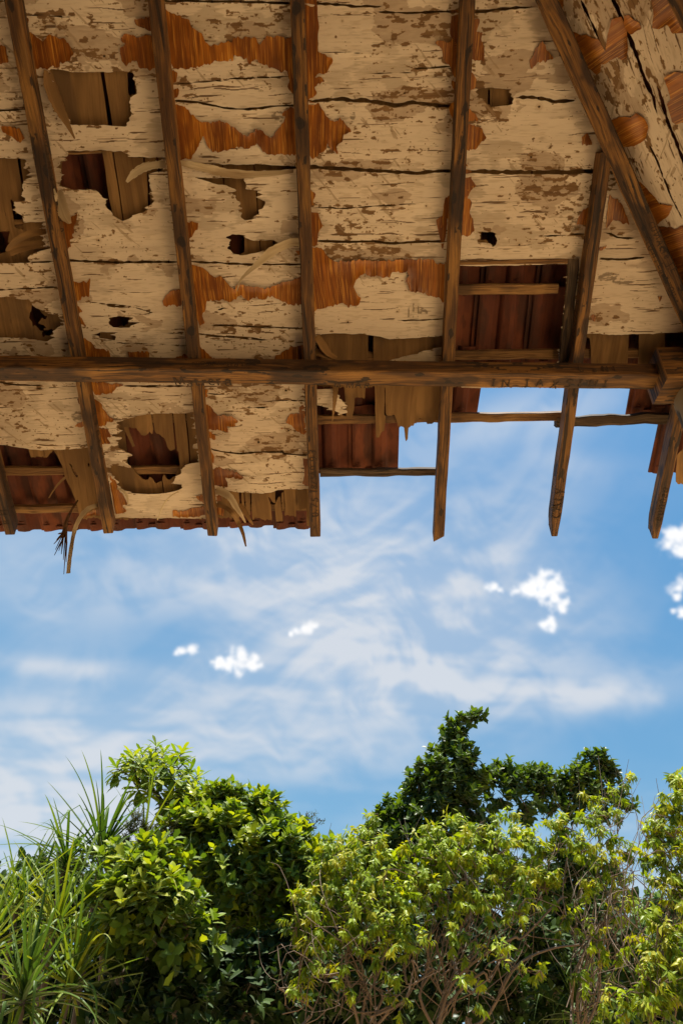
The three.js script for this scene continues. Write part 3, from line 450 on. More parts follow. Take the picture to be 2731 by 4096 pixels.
// tails: [length of tail beyond the measured eave, shape]
const rafters = [];
const tailV = [0.012, 0.018, 0.0, -0.01, -0.002, -0.02, -0.037];
RU.forEach((u, k) => {
  const top = k === 5 ? 1.52 : k === 6 ? 0.95 : 2.95;
  const A = front.at(u, top), B = front.at(u, tailV[k]);
  const opts = { seg: 40, seed: k + 1, rough: 0.0016 };
  if (k === 4) opts.endB = (x, y) => 0.004 + 0.030 * (x < -0.005 ? 1 : 0) + 0.02 * vn(x * 400, y * 300) - 0.03 * (y / 0.06);
  else if (k >= 5) { opts.endB = (x, y) => -0.035 * (y / 0.06); opts.tuck = (z, x, y, L) => { const t = sm(L - 0.11, L, z); return [x < 0 ? x + 0.012 * t : x - 0.004 * t, y]; }; }
  else opts.endB = (x, y) => -0.036 * (y / 0.06) + 0.004 * vn(x * 200 + k, y * 200);
  const r = part('rafter', timber(A, B, FU, k === 3 || k === 4 ? 0.047 : 0.044, 0.0605, opts), M.timber, pav); rafters.push(r);
});
rafters[4].userData.label = 'rafter with a splintered broken tail'; 
lettering(rafters[3], '0.75 18/540.93', 0.030, front.at(RU[3] + 0.016, 0.09, -0.0018), FV, FU.clone().negate(), down, M.ink, 5);
lettering(rafters[0], 'R H', 0.034, front.at(RU[0] + 0.014, 0.06, -0.0018), FV, FU.clone().negate(), down, M.ink, 7);
lettering(rafters[5], 'CALY', 0.042, front.at(RU[5] + 0.016, 0.07, -0.0018), FV, FU.clone().negate(), down, M.ink, 8);
lettering(rafters[6], 'eunnau', 0.032, front.at(RU[6] + 0.014, 0.05, -0.0018), FV, FU.clone().negate(), down, M.ink, 11);
{ const side = FU.clone(); lettering(rafters[1], 'o)l( ) c) l( o)lo )c( ll', 0.026, front.at(RU[1] + 0.0236, 1.62, 0.018), mFV, FN.clone(), side, M.ink, 14); lettering(rafters[1], 'J L 9 O c o l', 0.030, front.at(RU[1] + 0.0236, 0.60, 0.016), mFV, FN.clone(), side, M.ink, 17); lettering(rafters[0], '//////// l', 0.034, front.at(RU[0] + 0.0236, 0.34, 0.014), mFV, FN.clone(), side, M.ink, 19); lettering(rafters[5], '/VV// l( // V', 0.030, front.at(RU[5] - 0.0236, 0.86, 0.016), FV, FN.clone(), side.clone().negate(), M.ink, 21); }
// hip rafter and the next rafter of the right slope
const hipSideV = hipDir.clone().cross(V3(0, 1, 0)).normalize(); if (hipSideV.x < 0) hipSideV.negate();
const hip = part('hip_rafter', timber(hipA.clone().addScaledVector(hipDir, -1.35), hipA.clone().addScaledVector(hipDir, 1.85), hipSideV, 0.062, 0.085, { seg: 40, seed: 9, rough: 0.002, ch: 0.004 }), M.timber, pav);
{ const n = hipDir.clone().cross(hipSideV).normalize(); if (n.y < 0) n.negate(); const dn = n.clone().negate(), up = dn.clone().cross(hipDir).normalize(); const o = s => hipA.clone().addScaledVector(hipDir, s).addScaledVector(dn, 0.0016);
  const kpt = (x, y) => { const q = front.hit(...px('k', x, y), -0.012); return q.sub(hipA).dot(hipDir); };
  lettering(hip, 'CUVIALYe  J.E', 0.022, o(kpt(470, 560)).addScaledVector(up, 0.006), hipDir, up, dn, M.ink, 23); lettering(hip, 'ALO H I Love YOU', 0.021, o(kpt(470, 700)).addScaledVector(up, -0.026), hipDir, up, dn, M.ink, 25); }
{ const a = right.hit(...px('c', 1530, 0), 0), b = right.hit(...px('c', 1660, 260), 0), d = b.clone().sub(a).normalize(); part('rafter', timber(a.clone().addScaledVector(d, -1.2), b.clone().addScaledVector(d, 1.25), V2, 0.05, 0.060, { seed: 17 }), M.timber, pav); }
// wall plate under the rafters
const plL = front.hit(0, 816, 0), plR = front.hit(1513, 835, 0), plD = plR.clone().sub(plL).normalize(), inward = V3(0, 0, 1);
const plA = plL.clone().addScaledVector(plD, -3.4), plB = plR.clone().addScaledVector(plD, 0.16);
const pc = p => p.clone().add(V3(0, -0.066, -0.041));
const plate = part('wall_plate', timber(pc(plA), pc(plB), V3(0, 0, 1), 0.082, 0.068, { seg: 60, seed: 12, rough: 0.002, ch: 0.0045 }), M.timber, pav);
{ const q = (x, y) => { let Y = plL.y, p; for (let k = 0; k < 6; k++) { const d = ray(x, y), t = (Y - 0.066 - EYE) / d.y; p = d.multiplyScalar(t).add(EYE3); Y = plL.y + (p.x - plL.x) * plD.y / plD.x; } return p; }; const up = V3(0, 0, 1).cross(V3(0, 0, 0)); const dirU = plD, upU = V3(0, -1, 0).cross(plD).normalize();
  const low = (x, y) => q(x, y).add(V3(0, -0.0032, 0)), on = upU;
  lettering(plate, 'Matrera', 0.040, low(...px('h', 110, 312)), dirU, on, V3(0, -1, 0), M.ink, 31); lettering(plate, 'I N   I A X S I N I', 0.040, low(...px('f', 360, 1245)), dirU, on, V3(0, -1, 0), M.ink, 33); lettering(plate, 'M MAR', 0.030, low(...px('i', 230, 330)), dirU, on, V3(0, -1, 0), M.ink, 35);
  lettering(plate, 'L  a N I', 0.03, plL.clone().addScaledVector(plD, 2.32).add(V3(0, -0.052, 0.0024)), plD, V3(0, 1, 0), inward, M.ink, 37); lettering(plate, 'THOSAMMEED anc', 0.018, plL.clone().addScaledVector(plD, 0.78).add(V3(0, -0.046, 0.0024)), plD, V3(0, 1, 0), inward, M.ink, 39); }
// plate of the right side, the corner post and its cap
const postX = atZ(1534, 914, plR.z).x + 0.185, postZ = plR.z - 0.05;
part('wall_plate', timber(V3(postX - 0.02, plR.y - 0.075, postZ - 0.12), V3(postX - 0.02, plR.y - 0.075, 3.1), V3(1, 0, 0), 0.10, 0.12, { seg: 40, seed: 15, rough: 0.003, ch: 0.006 }), M.timber, pav);
function post(x, z, top, seed) {
  const g = new THREE.CylinderGeometry(0.12, 0.135, top, 28, 60, true), p = g.attributes.position;
  for (let k = 0; k < p.count; k++) { const X = p.getX(k), Y = p.getY(k), Z = p.getZ(k), a = Math.atan2(Z, X), r = 1 + 0.16 * (fbm(Math.cos(a) * 1.6 + seed + 4, Y * 4 + Math.sin(a) * 1.6, 4) - 0.5); p.setXYZ(k, X * r, Y, Z * r); }
  g.translate(x, top / 2, z); g.computeVertexNormals(); return part('post', g, M.stone, pav);
}
M.stone = (() => { const map = texture(512, 512, (i, j) => { const u = i / 60, v = j / 60; let c = lerp3([0.42, 0.36, 0.27], [0.58, 0.51, 0.40], fbm(u, v, 5)); c = lerp3(c, [0.16, 0.14, 0.11], 0.8 * sm(0.6, 0.66, fbm(u * 2.2 + 8, v * 2.2, 5))); return c; }); return new THREE.MeshStandardMaterial({ map, bumpMap: map, bumpScale: 0.006, roughness: 0.95 }); })();
part('post_cap', timber(V3(postX - 0.19, plR.y - 0.125, postZ + 0.02), V3(postX + 0.3, plR.y - 0.125, postZ + 0.02), V3(0, 0, 1), 0.16, 0.17, { seed: 18, rough: 0.004, ch: 0.006 }), M.timber, pav);
post(postX, postZ, plR.y - 0.125, 1); post(-4.2, postZ, plR.y - 0.07, 2); post(postX, 3.0, plR.y - 0.075, 3); post(-4.2, 3.0, plR.y - 0.07, 4);

// battens: [u from, u to, v, tilt, material]
const bat = (u0, u1, v, m = M.timberPale, dv = 0, w = 0.038, hh = 0.026, opt = {}) => part('batten', timber(front.at(u0, v, O_BATTEN), front.at(u1, v + dv, O_BATTEN), FV, w, hh, { seg: 30, seed: 20 + Math.round(v * 40 + u0 * 10), rough: 0.004, ch: 0.003, ...opt }), m, pav);
const jag = (x, y) => 0.03 * vn(x * 300, y * 300);
bat(-1.95, -0.165, 0.095); bat(-1.95, -0.165, 0.285); bat(-0.135, 0.392, 0.262, M.timberGrey, 0.0, 0.034, 0.026, { endB: jag });
bat(-1.95, -0.14, 0.525); bat(-0.16, 0.93, 0.512, M.timberPale, 0.004); bat(0.905, 1.70, 0.492, M.timberGrey, 0.016, 0.044, 0.03, { rough: 0.008, endA: jag });
bat(-1.95, 1.55, 0.785); bat(-1.95, 0.83, 1.045); bat(-1.95, 1.35, 1.305); bat(-1.95, 1.2, 1.565); bat(-1.95, 0.95, 1.825); bat(-1.95, 0.8, 2.085); bat(-1.95, 0.6, 2.345);
// the trim along the big opening and the grey strip beside it
part('trim_strip', timber(front.hit(...px('f', 110, 474), 0.055), front.hit(...px('f', 850, 463), 0.055), FV, 0.018, 0.02, { seed: 41, rough: 0.003 }), M.timberPale, pav);
part('trim_strip', timber(front.hit(...px('f', 885, 450), 0.05), front.hit(...px('f', 822, 1150), 0.05), FU, 0.044, 0.02, { seed: 43, rough: 0.005, ch: 0.004 }), M.timberGrey, pav, 'grey torn ply strip beside the tile opening');
part('trim_strip', timber(front.hit(...px('e', 1384, 470), 0.045), front.hit(...px('e', 1366, 1110), 0.045), FU, 0.006, 0.015, { seed: 44 }), M.white, pav);

// roof tiles: interlocking clay tiles seen from below
const TW = 0.222, tileGeo = (() => {
  const prof = [[0, .010], [.014, .010], [.018, 0], [.030, -.003], [.052, .001], [.070, .011], [.084, .016], [.104, .016], [.112, .006], [.120, .001], [.150, -.003], [.170, .002], [.178, .015], [.186, .018], [.228, .018]];
  const L = 0.325, th = 0.011, seg = 5, pos = [], uv = [], idx = [], n = prof.length;
  for (let r = 0; r <= seg; r++) for (let s = 0; s < 2; s++) for (let k = 0; k < n; k++) { const v = r / seg * L, x = prof[k][0], z = prof[k][1] * 1.2; pos.push(x, v, z + s * th + 0.020 * (1 - r / seg)); uv.push(x, v); }
  const at = (r, s, k) => (r * 2 + s) * n + k;
  for (let r = 0; r < seg; r++) for (let k = 0; k < n - 1; k++) { idx.push(at(r, 0, k), at(r, 0, k + 1), at(r + 1, 0, k), at(r, 0, k + 1), at(r + 1, 0, k + 1), at(r + 1, 0, k)); idx.push(at(r, 1, k), at(r + 1, 1, k), at(r, 1, k + 1), at(r, 1, k + 1), at(r + 1, 1, k), at(r + 1, 1, k + 1)); }
  for (let k = 0; k < n - 1; k++) { idx.push(at(0, 0, k), at(0, 1, k), at(0, 0, k + 1), at(0, 0, k + 1), at(0, 1, k), at(0, 1, k + 1)); idx.push(at(seg, 0, k), at(seg, 0, k + 1), at(seg, 1, k), at(seg, 0, k + 1), at(seg, 1, k + 1), at(seg, 1, k)); }
  for (let r = 0; r < seg; r++) for (const k of [0, n - 1]) idx.push(at(r, 0, k), at(r + 1, 0, k), at(r, 1, k), at(r, 1, k), at(r + 1, 0, k), at(r + 1, 1, k));
  let g = new THREE.BufferGeometry(); g.setAttribute('position', new THREE.Float32BufferAttribute(pos, 3)); g.setAttribute('uv', new THREE.Float32BufferAttribute(uv, 2)); g.setIndex(idx); g = g.toNonIndexed(); g.computeVertexNormals();
  const bump = (x, y, w, l, z, h) => { const b = new THREE.SphereGeometry(1, 10, 6); b.scale(w / 2, l / 2, h); b.translate(x, y, z); return b.toNonIndexed(); };
  const m = mergeGeometries([g, bump(.038, .038, .035, .012, .016, .008), bump(.140, .038, .045, .012, .016, .009), bump(.040, .05, .02, .008, .016, .006), bump(.146, .055, .03, .009, .016, .007), bump(.095, .02, .05, .012, .034, .006)]);
  return m;
})();
const tr = rng(77);
const tileRows = [[-0.040, -1.93, -0.146], [0.238, -1.92, 0.217], [0.498, -1.90, 0.33], [0.722, -1.91, 1.62], [1.018, -1.93, 1.42], [1.278, -1.92, 1.22], [1.538, -1.90, 1.08], [1.798, -1.91, 0.86], [2.058, -1.92, 0.66], [2.318, -1.9, 0.45]];
function tile(u, v, turn = 0, rise = 0) {
  const m = part('roof_tile', tileGeo, M.clay[Math.floor(tr() * 3)], pav);
  const B = new THREE.Matrix4().makeBasis(FU.clone().multiplyScalar(0.985), FV, FN); B.setPosition(front.at(u, v + (tr() - 0.5) * 0.012, O_TILE + rise + tr() * 0.004)); m.applyMatrix4(B.multiply(new THREE.Matrix4().makeRotationZ(turn + (tr() - 0.5) * 0.018)));
  return m;
}
tileRows.forEach(([v, a, b], k) => { for (let u = b - TW; u > a - TW; u -= TW) tile(u, v); });
tile(0.335, 0.500, -0.05); { const q1 = front.uv(1450, 922, O_TILE), q2 = front.uv(1506, 1040, O_TILE); tile(q1[0], 0.50, 0.03); tile(q1[0] + TW, 0.50); tile(q2[0], 0.225, 0.02); tile(q2[0] + TW, 0.238);  }

// loose and hanging strips of veneer: points in a measuring crop, with distance below the ceiling
function strip(name, k, pts, mat, label, z = null, twist = 0) {     // pts: [x, y, width(px of the crop), drop below rafters' underside plane (m)]
  const c = CROP[k][2], P = pts.map(([x, y, w, o]) => { const q = px(k, x, y); return { p: z !== null && o === null ? atZ(q[0], q[1], z) : front.hit(q[0], q[1], o), w: w * c * 0.00175 }; });
  const cv = new THREE.CatmullRomCurve3(P.map(q => q.p)), n = Math.max(14, P.length * 6), pos = [], uv = [], idx = [];
  for (let i = 0; i <= n; i++) {
    const t = i / n, p = cv.getPoint(t), d = cv.getTangent(t), f = t * (P.length - 1), a = Math.min(P.length - 2, Math.floor(f)), w = mix(P[a].w, P[a + 1].w, f - a) * (0.9 + 0.25 * vn(t * 30, pts[0][0]));
    const see = p.clone().sub(EYE3).normalize(), s = d.clone().cross(see).normalize().applyAxisAngle(d, twist + 0.5 * Math.sin(t * 2.4 + pts[0][0])), nn = s.clone().cross(d).normalize();
    for (let m = -1; m <= 1; m++) for (const h of [0, 1]) { const q = p.clone().addScaledVector(s, m * w / 2).addScaledVector(nn, (m ? 0 : w * 0.09) + h * 0.0012); pos.push(q.x, q.y, q.z); uv.push(m * w / 2 + pts[0][1] * 0.013, t * cv.getLength()); }
  }
  for (let i = 0; i < n; i++) { const b = i * 6, e = b + 6; for (const [x, y] of [[0, 2], [2, 4], [5, 3], [3, 1], [1, 0], [4, 5]]) idx.push(b + x, b + y, e + x, b + y, e + y, e + x); }
  const g = new THREE.BufferGeometry(); g.setAttribute('position', new THREE.Float32BufferAttribute(pos, 3)); g.setAttribute('uv', new THREE.Float32BufferAttribute(uv, 2)); g.setIndex(idx); g.computeVertexNormals();
  return part(name, g, mat, pav, label);
}
M.pale = grainMaterial({ W: 512, H: 512, cols: [[0.66, 0.56, 0.42], [0.82, 0.74, 0.60], [0.50, 0.39, 0.25]], fu: 60, fv: 5, streak: 0.35, rough: 0.92, bump: 0.001, stain: 0.3, stainCol: [0.45, 0.34, 0.21], seed: 83 });
M.bark = new THREE.MeshStandardMaterial({ map: M.timber.map, color: new THREE.Color(0.5, 0.42, 0.35), roughness: 0.9 });
strip('peeled_strip', 'a', [[795, 1142, 12, .045], [835, 1095, 38, .035], [900, 1052, 48, .035], [970, 1035, 44, .04], [1040, 1030, 36, .05]], M.pale);
strip('peeled_strip', 'a', [[1120, 1020, 30, .05], [1200, 1035, 40, .04], [1320, 1062, 46, .035], [1420, 1085, 44, .035], [1530, 1094, 40, .035], [1660, 1090, 30, .04], [1840, 1075, 16, .05]], M.pale);
strip('peeled_strip', 'e', [[470, 345, 46, .05], [420, 345, 50, .045], [350, 372, 52, .03], [290, 405, 50, .01], [240, 450, 42, -.01], [180, 500, 26, -.02], [130, 545, 18, -.03], [95, 585, 12, -.03], [75, 650, 5, -.035]], M.pale, 'pale sliver of veneer peeling off and hanging below the ceiling');
strip('peeled_strip', 'd', [[40, 398, 12, .03], [85, 350, 34, .03], [140, 312, 40, .035], [210, 286, 40, .045], [290, 276, 36, .055]], M.tan);
strip('peeled_strip', 'd', [[60, 410, 40, .06], [130, 375, 60, .055], [220, 360, 50, .055], [300, 355, 40, .058]], M.tan);
strip('peeled_strip', 'a', [[300, 440, 40, .058], [320, 540, 70, .045], [365, 660, 62, .035], [415, 760, 36, .03], [470, 870, 8, .03]], M.tan);
strip('peeled_strip', 'g', [[930, 1385, 36, .04], [860, 1395, 40, .02], [790, 1425, 46, .0], [735, 1480, 46, -.02], [690, 1560, 44, -.03], [662, 1650, 40, null], [642, 1760, 38, null], [625, 1880, 38, null], [614, 2000, 40, null]], M.pale, 'long pale strip curling down over the eave', front.at(0, 0.03, -0.03).z);
for (const [ex, ey, kx, w] of [[485, 1740, 575, 14], [490, 1840, 590, 12], [552, 1830, 575, 14], [596, 1900, 595, 15], [575, 2010, 600, 9], [520, 1650, 560, 18], [600, 1800, 598, 18], [545, 1760, 570, 10], [510, 1700, 565, 12], [530, 1800, 580, 9], [570, 1880, 590, 10], [500, 1790, 570, 8]]) strip('hanging_fibre', 'g', [[700, 1345, 14, .05], [640, 1440, 20, .01], [598 + (kx - 585) * 0.5, 1540, w, -.01], [kx, 1640, w, null], [(kx + ex) / 2, (1640 + ey) / 2, w, null], [ex, ey, 5, null]], M.bark, null, front.at(0, 0.03, -0.02).z);
strip('peeled_strip', 'h', [[478, 1262, 60, .05], [540, 1275, 85, .035], [605, 1320, 80, .01], [655, 1400, 62, -.005], [700, 1470, 36, -.015], [745, 1548, 14, null]], M.pale, null, front.at(0, 0.04, -0.02).z);
strip('peeled_strip', 'h', [[480, 1392, 30, .05], [560, 1410, 42, .03], [630, 1465, 46, .0], [680, 1545, 46, null], [720, 1640, 38, null], [748, 1760, 16, null]], M.tan, 'torn brown strip dangling below the tiles', front.at(0, 0.03, -0.02).z);
strip('peeled_strip', 'h', [[690, 1380, 40, .04], [740, 1450, 44, .01], [780, 1520, 36, -.01], [812, 1570, 12, null]], M.tan, null, front.at(0, 0.05, -0.02).z);
strip('peeled_strip', 'i', [[248, 330, 50, .055], [244, 420, 46, .04], [234, 520, 28, .03], [218, 645, 6, .02]], M.tan);
strip('peeled_strip', 'g', [[1600, 1270, 10, .03], [1530, 1310, 14, .01], [1465, 1390, 14, .0], [1412, 1525, 10, -.01]], M.pale);
strip('peeled_strip', 'g', [[590, 1140, 26, .06], [530, 1195, 20, .05], [480, 1260, 14, .045], [440, 1325, 8, .04]], M.tan);
strip('peeled_strip', 'g', [[1130, 690, 40, .06], [1160, 770, 34, .05], [1200, 865, 26, .045]], M.tan);
strip('peeled_strip', 'g', [[1050, 1240, 18, .05], [1100, 1260, 26, .04], [1140, 1310, 24, .035], [1150, 1380, 10, .03]], M.pale);
strip('peeled_strip', 'd', [[310, 1100 - 1000, 40, .02], [345, 60, 34, .015], [330, 10, 26, .02]], M.pale);
strip('peeled_strip', 'd', [[360, 20, 60, .05], [385, 110, 70, .035], [410, 180, 60, .02], [440, 225, 24, .01]], M.pale, 'curled flake of veneer beside the carved rafter');
strip('peeled_strip', 'i', [[60, 20, 60, .05], [130, 30, 70, .04], [190, 60, 50, .035], [250, 90, 24, .03]], M.tan);
strip('peeled_strip', 'e', [[575, 930, 40, .05], [610, 985, 55, .04], [650, 1040, 45, .035], [700, 1070, 20, .03]], M.tan);

// the rest of the roof, beyond what the photograph shows: plain boarding and tiles, so that it shades as a roof does
function slab(name, pts, nrm, th, mat) {   // convex polygon with thickness along nrm
  const pos = [], uv = [], idx = [], n = pts.length; for (const s of [0, 1]) for (const p of pts) { const q = p.clone().addScaledVector(nrm, s * th); pos.push(q.x, q.y, q.z); uv.push(q.x * 0.3, q.z * 0.3); }
  for (let k = 1; k < n - 1; k++) { idx.push(0, k, k + 1, n, n + k + 1, n + k); } for (let k = 0; k < n; k++) { const m = (k + 1) % n; idx.push(k, n + k, m, m, n + k, n + m); }
  let g = new THREE.BufferGeometry(); g.setAttribute('position', new THREE.Float32BufferAttribute(pos, 3)); g.setAttribute('uv', new THREE.Float32BufferAttribute(uv, 2)); g.setIndex(idx); g = g.toNonIndexed(); g.computeVertexNormals(); return part(name, g, mat, pav);
}
{
  const FE = (u, v) => front.at(u, v, O_WHITE + 0.006);
  const hipV = v => { const [a, b] = hipUV; return a[0] + (b[0] - a[0]) * (v - a[1]) / (b[1] - a[1]); };   // u on the hip at v
  const ridgeV = 3.35, uR = hipV(ridgeV), uL = -2.9, eL = -4.7;
  slab('roof_boarding', [FE(-1.95, 0.03), FE(-1.95, ridgeV), FE(uL, ridgeV), FE(eL, 0.03)].reverse(), FN, 0.12, M.white);
  slab('roof_boarding', [FE(-1.95, 2.45), FE(hipV(2.45), 2.45), FE(uR, ridgeV), FE(-1.95, ridgeV)], FN, 0.12, M.white);
  // above the modelled tiles up to the ridge the slope is closed by a second skin under the tiles' backs
  const rid = FE(uR, ridgeV), ridL = FE(uL, ridgeV), corner = FE(hipV(0.03), 0.03), cornerL = FE(eL, 0.03), zb = 2 * rid.z - corner.z;
  const backR = V3(corner.x, corner.y, zb), backL = V3(cornerL.x, cornerL.y, zb);
  const nb = V3(0, FN.y, -FN.z); slab('roof_boarding', [rid, ridL, backL, backR], nb, 0.12, M.white);
  const up = V3(0, 1, 0);
  slab('roof_boarding', [rid.clone().addScaledVector(N2, 0.02), backR.clone().addScaledVector(N2, 0.02), corner.clone().addScaledVector(N2, 0.02)], N2, 0.12, M.clay[1]);
  const nl = ridL.clone().sub(cornerL).cross(backL.clone().sub(cornerL)).normalize(); if (nl.y < 0) nl.negate(); slab('roof_boarding', [ridL, cornerL, backL], nl, 0.12, M.white);
}

// ================================================================ GROUND, WATER
{
  const g = new THREE.PlaneGeometry(3000, 3000, 1, 1); g.rotateX(-Math.PI / 2);
  const map = texture(1024, 1024, (i, j) => { const u = i / 40, v = j / 40; let c = lerp3([0.71, 0.59, 0.43], [0.80, 0.69, 0.52], fbm(u, v, 5)); return lerp3(c, [0.44, 0.34, 0.20], 0.6 * sm(0.58, 0.68, fbm(u * 3 + 5, v * 3, 4))); });
  map.wrapS = map.wrapT = THREE.MirroredRepeatWrapping; map.repeat.set(500, 500);
  struct('ground', g, new THREE.MeshStandardMaterial({ map, roughness: 0.95 }));
  const w = new THREE.PlaneGeometry(2400, 900, 1, 1); w.rotateX(-Math.PI / 2); w.translate(0, 0.02, -466);
  struct('water', w, new THREE.MeshStandardMaterial({ color: new THREE.Color(0.10, 0.16, 0.20), roughness: 0.22, metalness: 0 }));
  const f = new THREE.BoxGeometry(6.9, 0.12, 6.2); f.translate(-1.45, 0.062, 0.6);
  struct('floor', f, new THREE.MeshStandardMaterial({ color: new THREE.Color(0.21, 0.15, 0.095), roughness: 0.9 }));
  const wm = new THREE.MeshStandardMaterial({ color: new THREE.Color(0.19, 0.15, 0.105), roughness: 0.95 });
  const bw = new THREE.BoxGeometry(6.6, 3.56, 0.16); bw.translate(-1.4, 1.78, 2.75); struct('back_wall', bw, wm);
  const lw = new THREE.BoxGeometry(0.16, 3.56, 4.6); lw.translate(-4.25, 1.78, 0.36); struct('side_wall', lw, wm);
}

// ================================================================ PLANTS
const UP = V3(0, 1, 0);
function leafMaterial(hex, trans = 0.5, coat = 0.35) { return new THREE.MeshPhysicalMaterial({ color: new THREE.Color().setRGB(...hex), roughness: 0.92, specularIntensity: 0.35, transmission: trans, thickness: 0, clearcoat: coat * 0.5, clearcoatRoughness: 0.3, side: THREE.DoubleSide }); }
// a leaf along +y, its upper face towards +z; outline(t) = half width
function leafGeo(len, wid, { rows = 5, outline, fold = 0.25, curl = 0.25, lobes = 0, wave = 0, seed = 0 } = {}) {
  const out = outline || (t => Math.pow(Math.sin(Math.PI * Math.pow(t, 0.8)), 0.85)), pos = [], idx = [], uv = [];
  for (let r = 0; r <= rows; r++) {
    const t = r / rows, w = Math.max(0.0, out(t) * wid / 2 * (1 + lobes * (r % 2 ? 1 : -0.6) * (t > 0.2 && t < 0.95 ? 1 : 0))), a = curl * t * t * 1.6, y = len * (t - 0.12 * curl * t * t * t), z = -len * curl * t * t * 0.55;
    for (const s of [-1, 0, 1]) { pos.push(s * w, y + (lobes && s && r % 2 ? 0.05 * len : 0), z + Math.abs(s) * w * fold + wave * len * Math.sin(t * 9 + s * 1.3 + seed)); uv.push(s * 0.5 + 0.5, t); }
  }
  for (let r = 0; r < rows; r++) for (let s = 0; s < 2; s++) { const b = r * 3 + s, e = b + 3; if (r === 0) idx.push(b, e + 1, e, b, b + 1, e + 1); else if (r === rows - 1) idx.push(b, b + 1, e + 1, b, e + 1, e); else idx.push(b, b + 1, e + 1, b, e + 1, e); }
  const g = new THREE.BufferGeometry(); g.setAttribute('position', new THREE.Float32BufferAttribute(pos, 3)); g.setAttribute('uv', new THREE.Float32BufferAttribute(uv, 2)); g.setIndex(idx); g.computeVertexNormals(); return g;
}
function limb(pts, r0, r1, sides = 6, n = 0) {
  const cv = new THREE.CatmullRomCurve3(pts), L = cv.getLength(); n = n || Math.max(3, Math.min(18, Math.ceil(L / 0.08))); const pos = [], idx = []; let s = V3(1, 0, 0.2).normalize();
  for (let i = 0; i <= n; i++) { const t = i / n, p = cv.getPoint(t), d = cv.getTangent(t); s = s.addScaledVector(d, -s.dot(d)).normalize(); const b = d.clone().cross(s), r = mix(r0, r1, t); for (let k = 0; k < sides; k++) { const a = k / sides * 2 * Math.PI; const q = p.clone().addScaledVector(s, Math.cos(a) * r).addScaledVector(b, Math.sin(a) * r); pos.push(q.x, q.y, q.z); } }
  for (let i = 0; i < n; i++) for (let k = 0; k < sides; k++) { const a = i * sides + k, b = i * sides + (k + 1) % sides; idx.push(a, b, a + sides, b, b + sides, a + sides); }
  const g = new THREE.BufferGeometry(); g.setAttribute('position', new THREE.Float32BufferAttribute(pos, 3)); g.setIndex(idx); g.computeVertexNormals(); return g;
}
M.barkGrey = new THREE.MeshStandardMaterial({ color: new THREE.Color(0.17, 0.125, 0.085), roughness: 0.9 });
M.barkTwig = new THREE.MeshStandardMaterial({ color: new THREE.Color(0.15, 0.10, 0.06), roughness: 0.85 });
M.barkDark = new THREE.MeshStandardMaterial({ color: new THREE.Color(0.075, 0.058, 0.04), roughness: 0.9 });
const jit = (r, a) => V3((r() - 0.5) * a, (r() - 0.5) * a, (r() - 0.5) * a);
const basis = (dir, nrm) => { const y = dir.clone().normalize(), x = y.clone().cross(nrm); if (x.lengthSq() < 1e-6) x.set(1, 0, 0); x.normalize(); const z = x.clone().cross(y).normalize(); return new THREE.Matrix4().makeBasis(x, y, z); };
class Foliage {                            // leaves of one plant: those that show largest are leaves of their own, the rest one mass
  constructor(plant, geos, mats, tints, seed, own = 260) { this.o = plant; this.geos = geos; this.mats = mats; this.tints = tints; this.r = rng(seed); this.list = []; this.own = own; }
  add(pos, dir, nrm, scale, tint) { const m = basis(dir, nrm); m.scale(V3(scale, scale, scale)); m.setPosition(pos); this.list.push({ m, pos, scale, g: Math.floor(this.r() * this.geos.length), t: tint ?? Math.floor(this.r() * this.tints.length) }); }
  build() {
    const base = this.o.position, fwd = V3(0, 0, 0);
    for (const l of this.list) l.key = l.pos.distanceTo(EYE3) / l.scale - (l.pos.y > 1.2 ? 1.5 : 0) + this.r() * 1.2;
    this.list.sort((a, b) => a.key - b.key);
    const inv = new THREE.Matrix4().makeTranslation(-base.x, -base.y, -base.z);
    this.list.slice(0, this.own).forEach(l => { const m = part('leaf', this.geos[l.g], this.mats[l.t % this.mats.length], this.o); m.applyMatrix4(inv.clone().multiply(l.m)); });
    const rest = this.list.slice(this.own);
    for (let g = 0; g < this.geos.length; g++) {
      const ls = rest.filter(l => l.g === g); if (!ls.length) continue;
      const im = new THREE.InstancedMesh(this.geos[g], this.massMat || (this.massMat = (() => { const m = this.mats[0].clone(); m.color.setRGB(1, 1, 1); return m; })()), ls.length);
      ls.forEach((l, k) => { im.setMatrixAt(k, inv.clone().multiply(l.m)); const c = this.tints[l.t], v = 0.82 + 0.36 * this.r(); im.setColorAt(k, new THREE.Color().setRGB(c[0] * v, c[1] * v, c[2] * v)); });
      im.name = 'foliage'; im.userData.kind = 'stuff'; im.castShadow = im.receiveShadow = true; this.o.add(im);
    }
  }
}
const local = (o, p) => p.clone().sub(o.position);
const limbOn = (o, name, pts, r0, r1, mat, sides, label) => part(name, limb(pts.map(p => local(o, p)), r0, r1, sides), mat, o, label);
function wander(r, a, b, amp, n = 3) { const out = [a.clone()]; for (let k = 1; k < n; k++) { const t = k / n; out.push(a.clone().lerp(b, t).add(jit(r, amp * Math.sin(Math.PI * t) * 2))); } out.push(b.clone()); return out; }

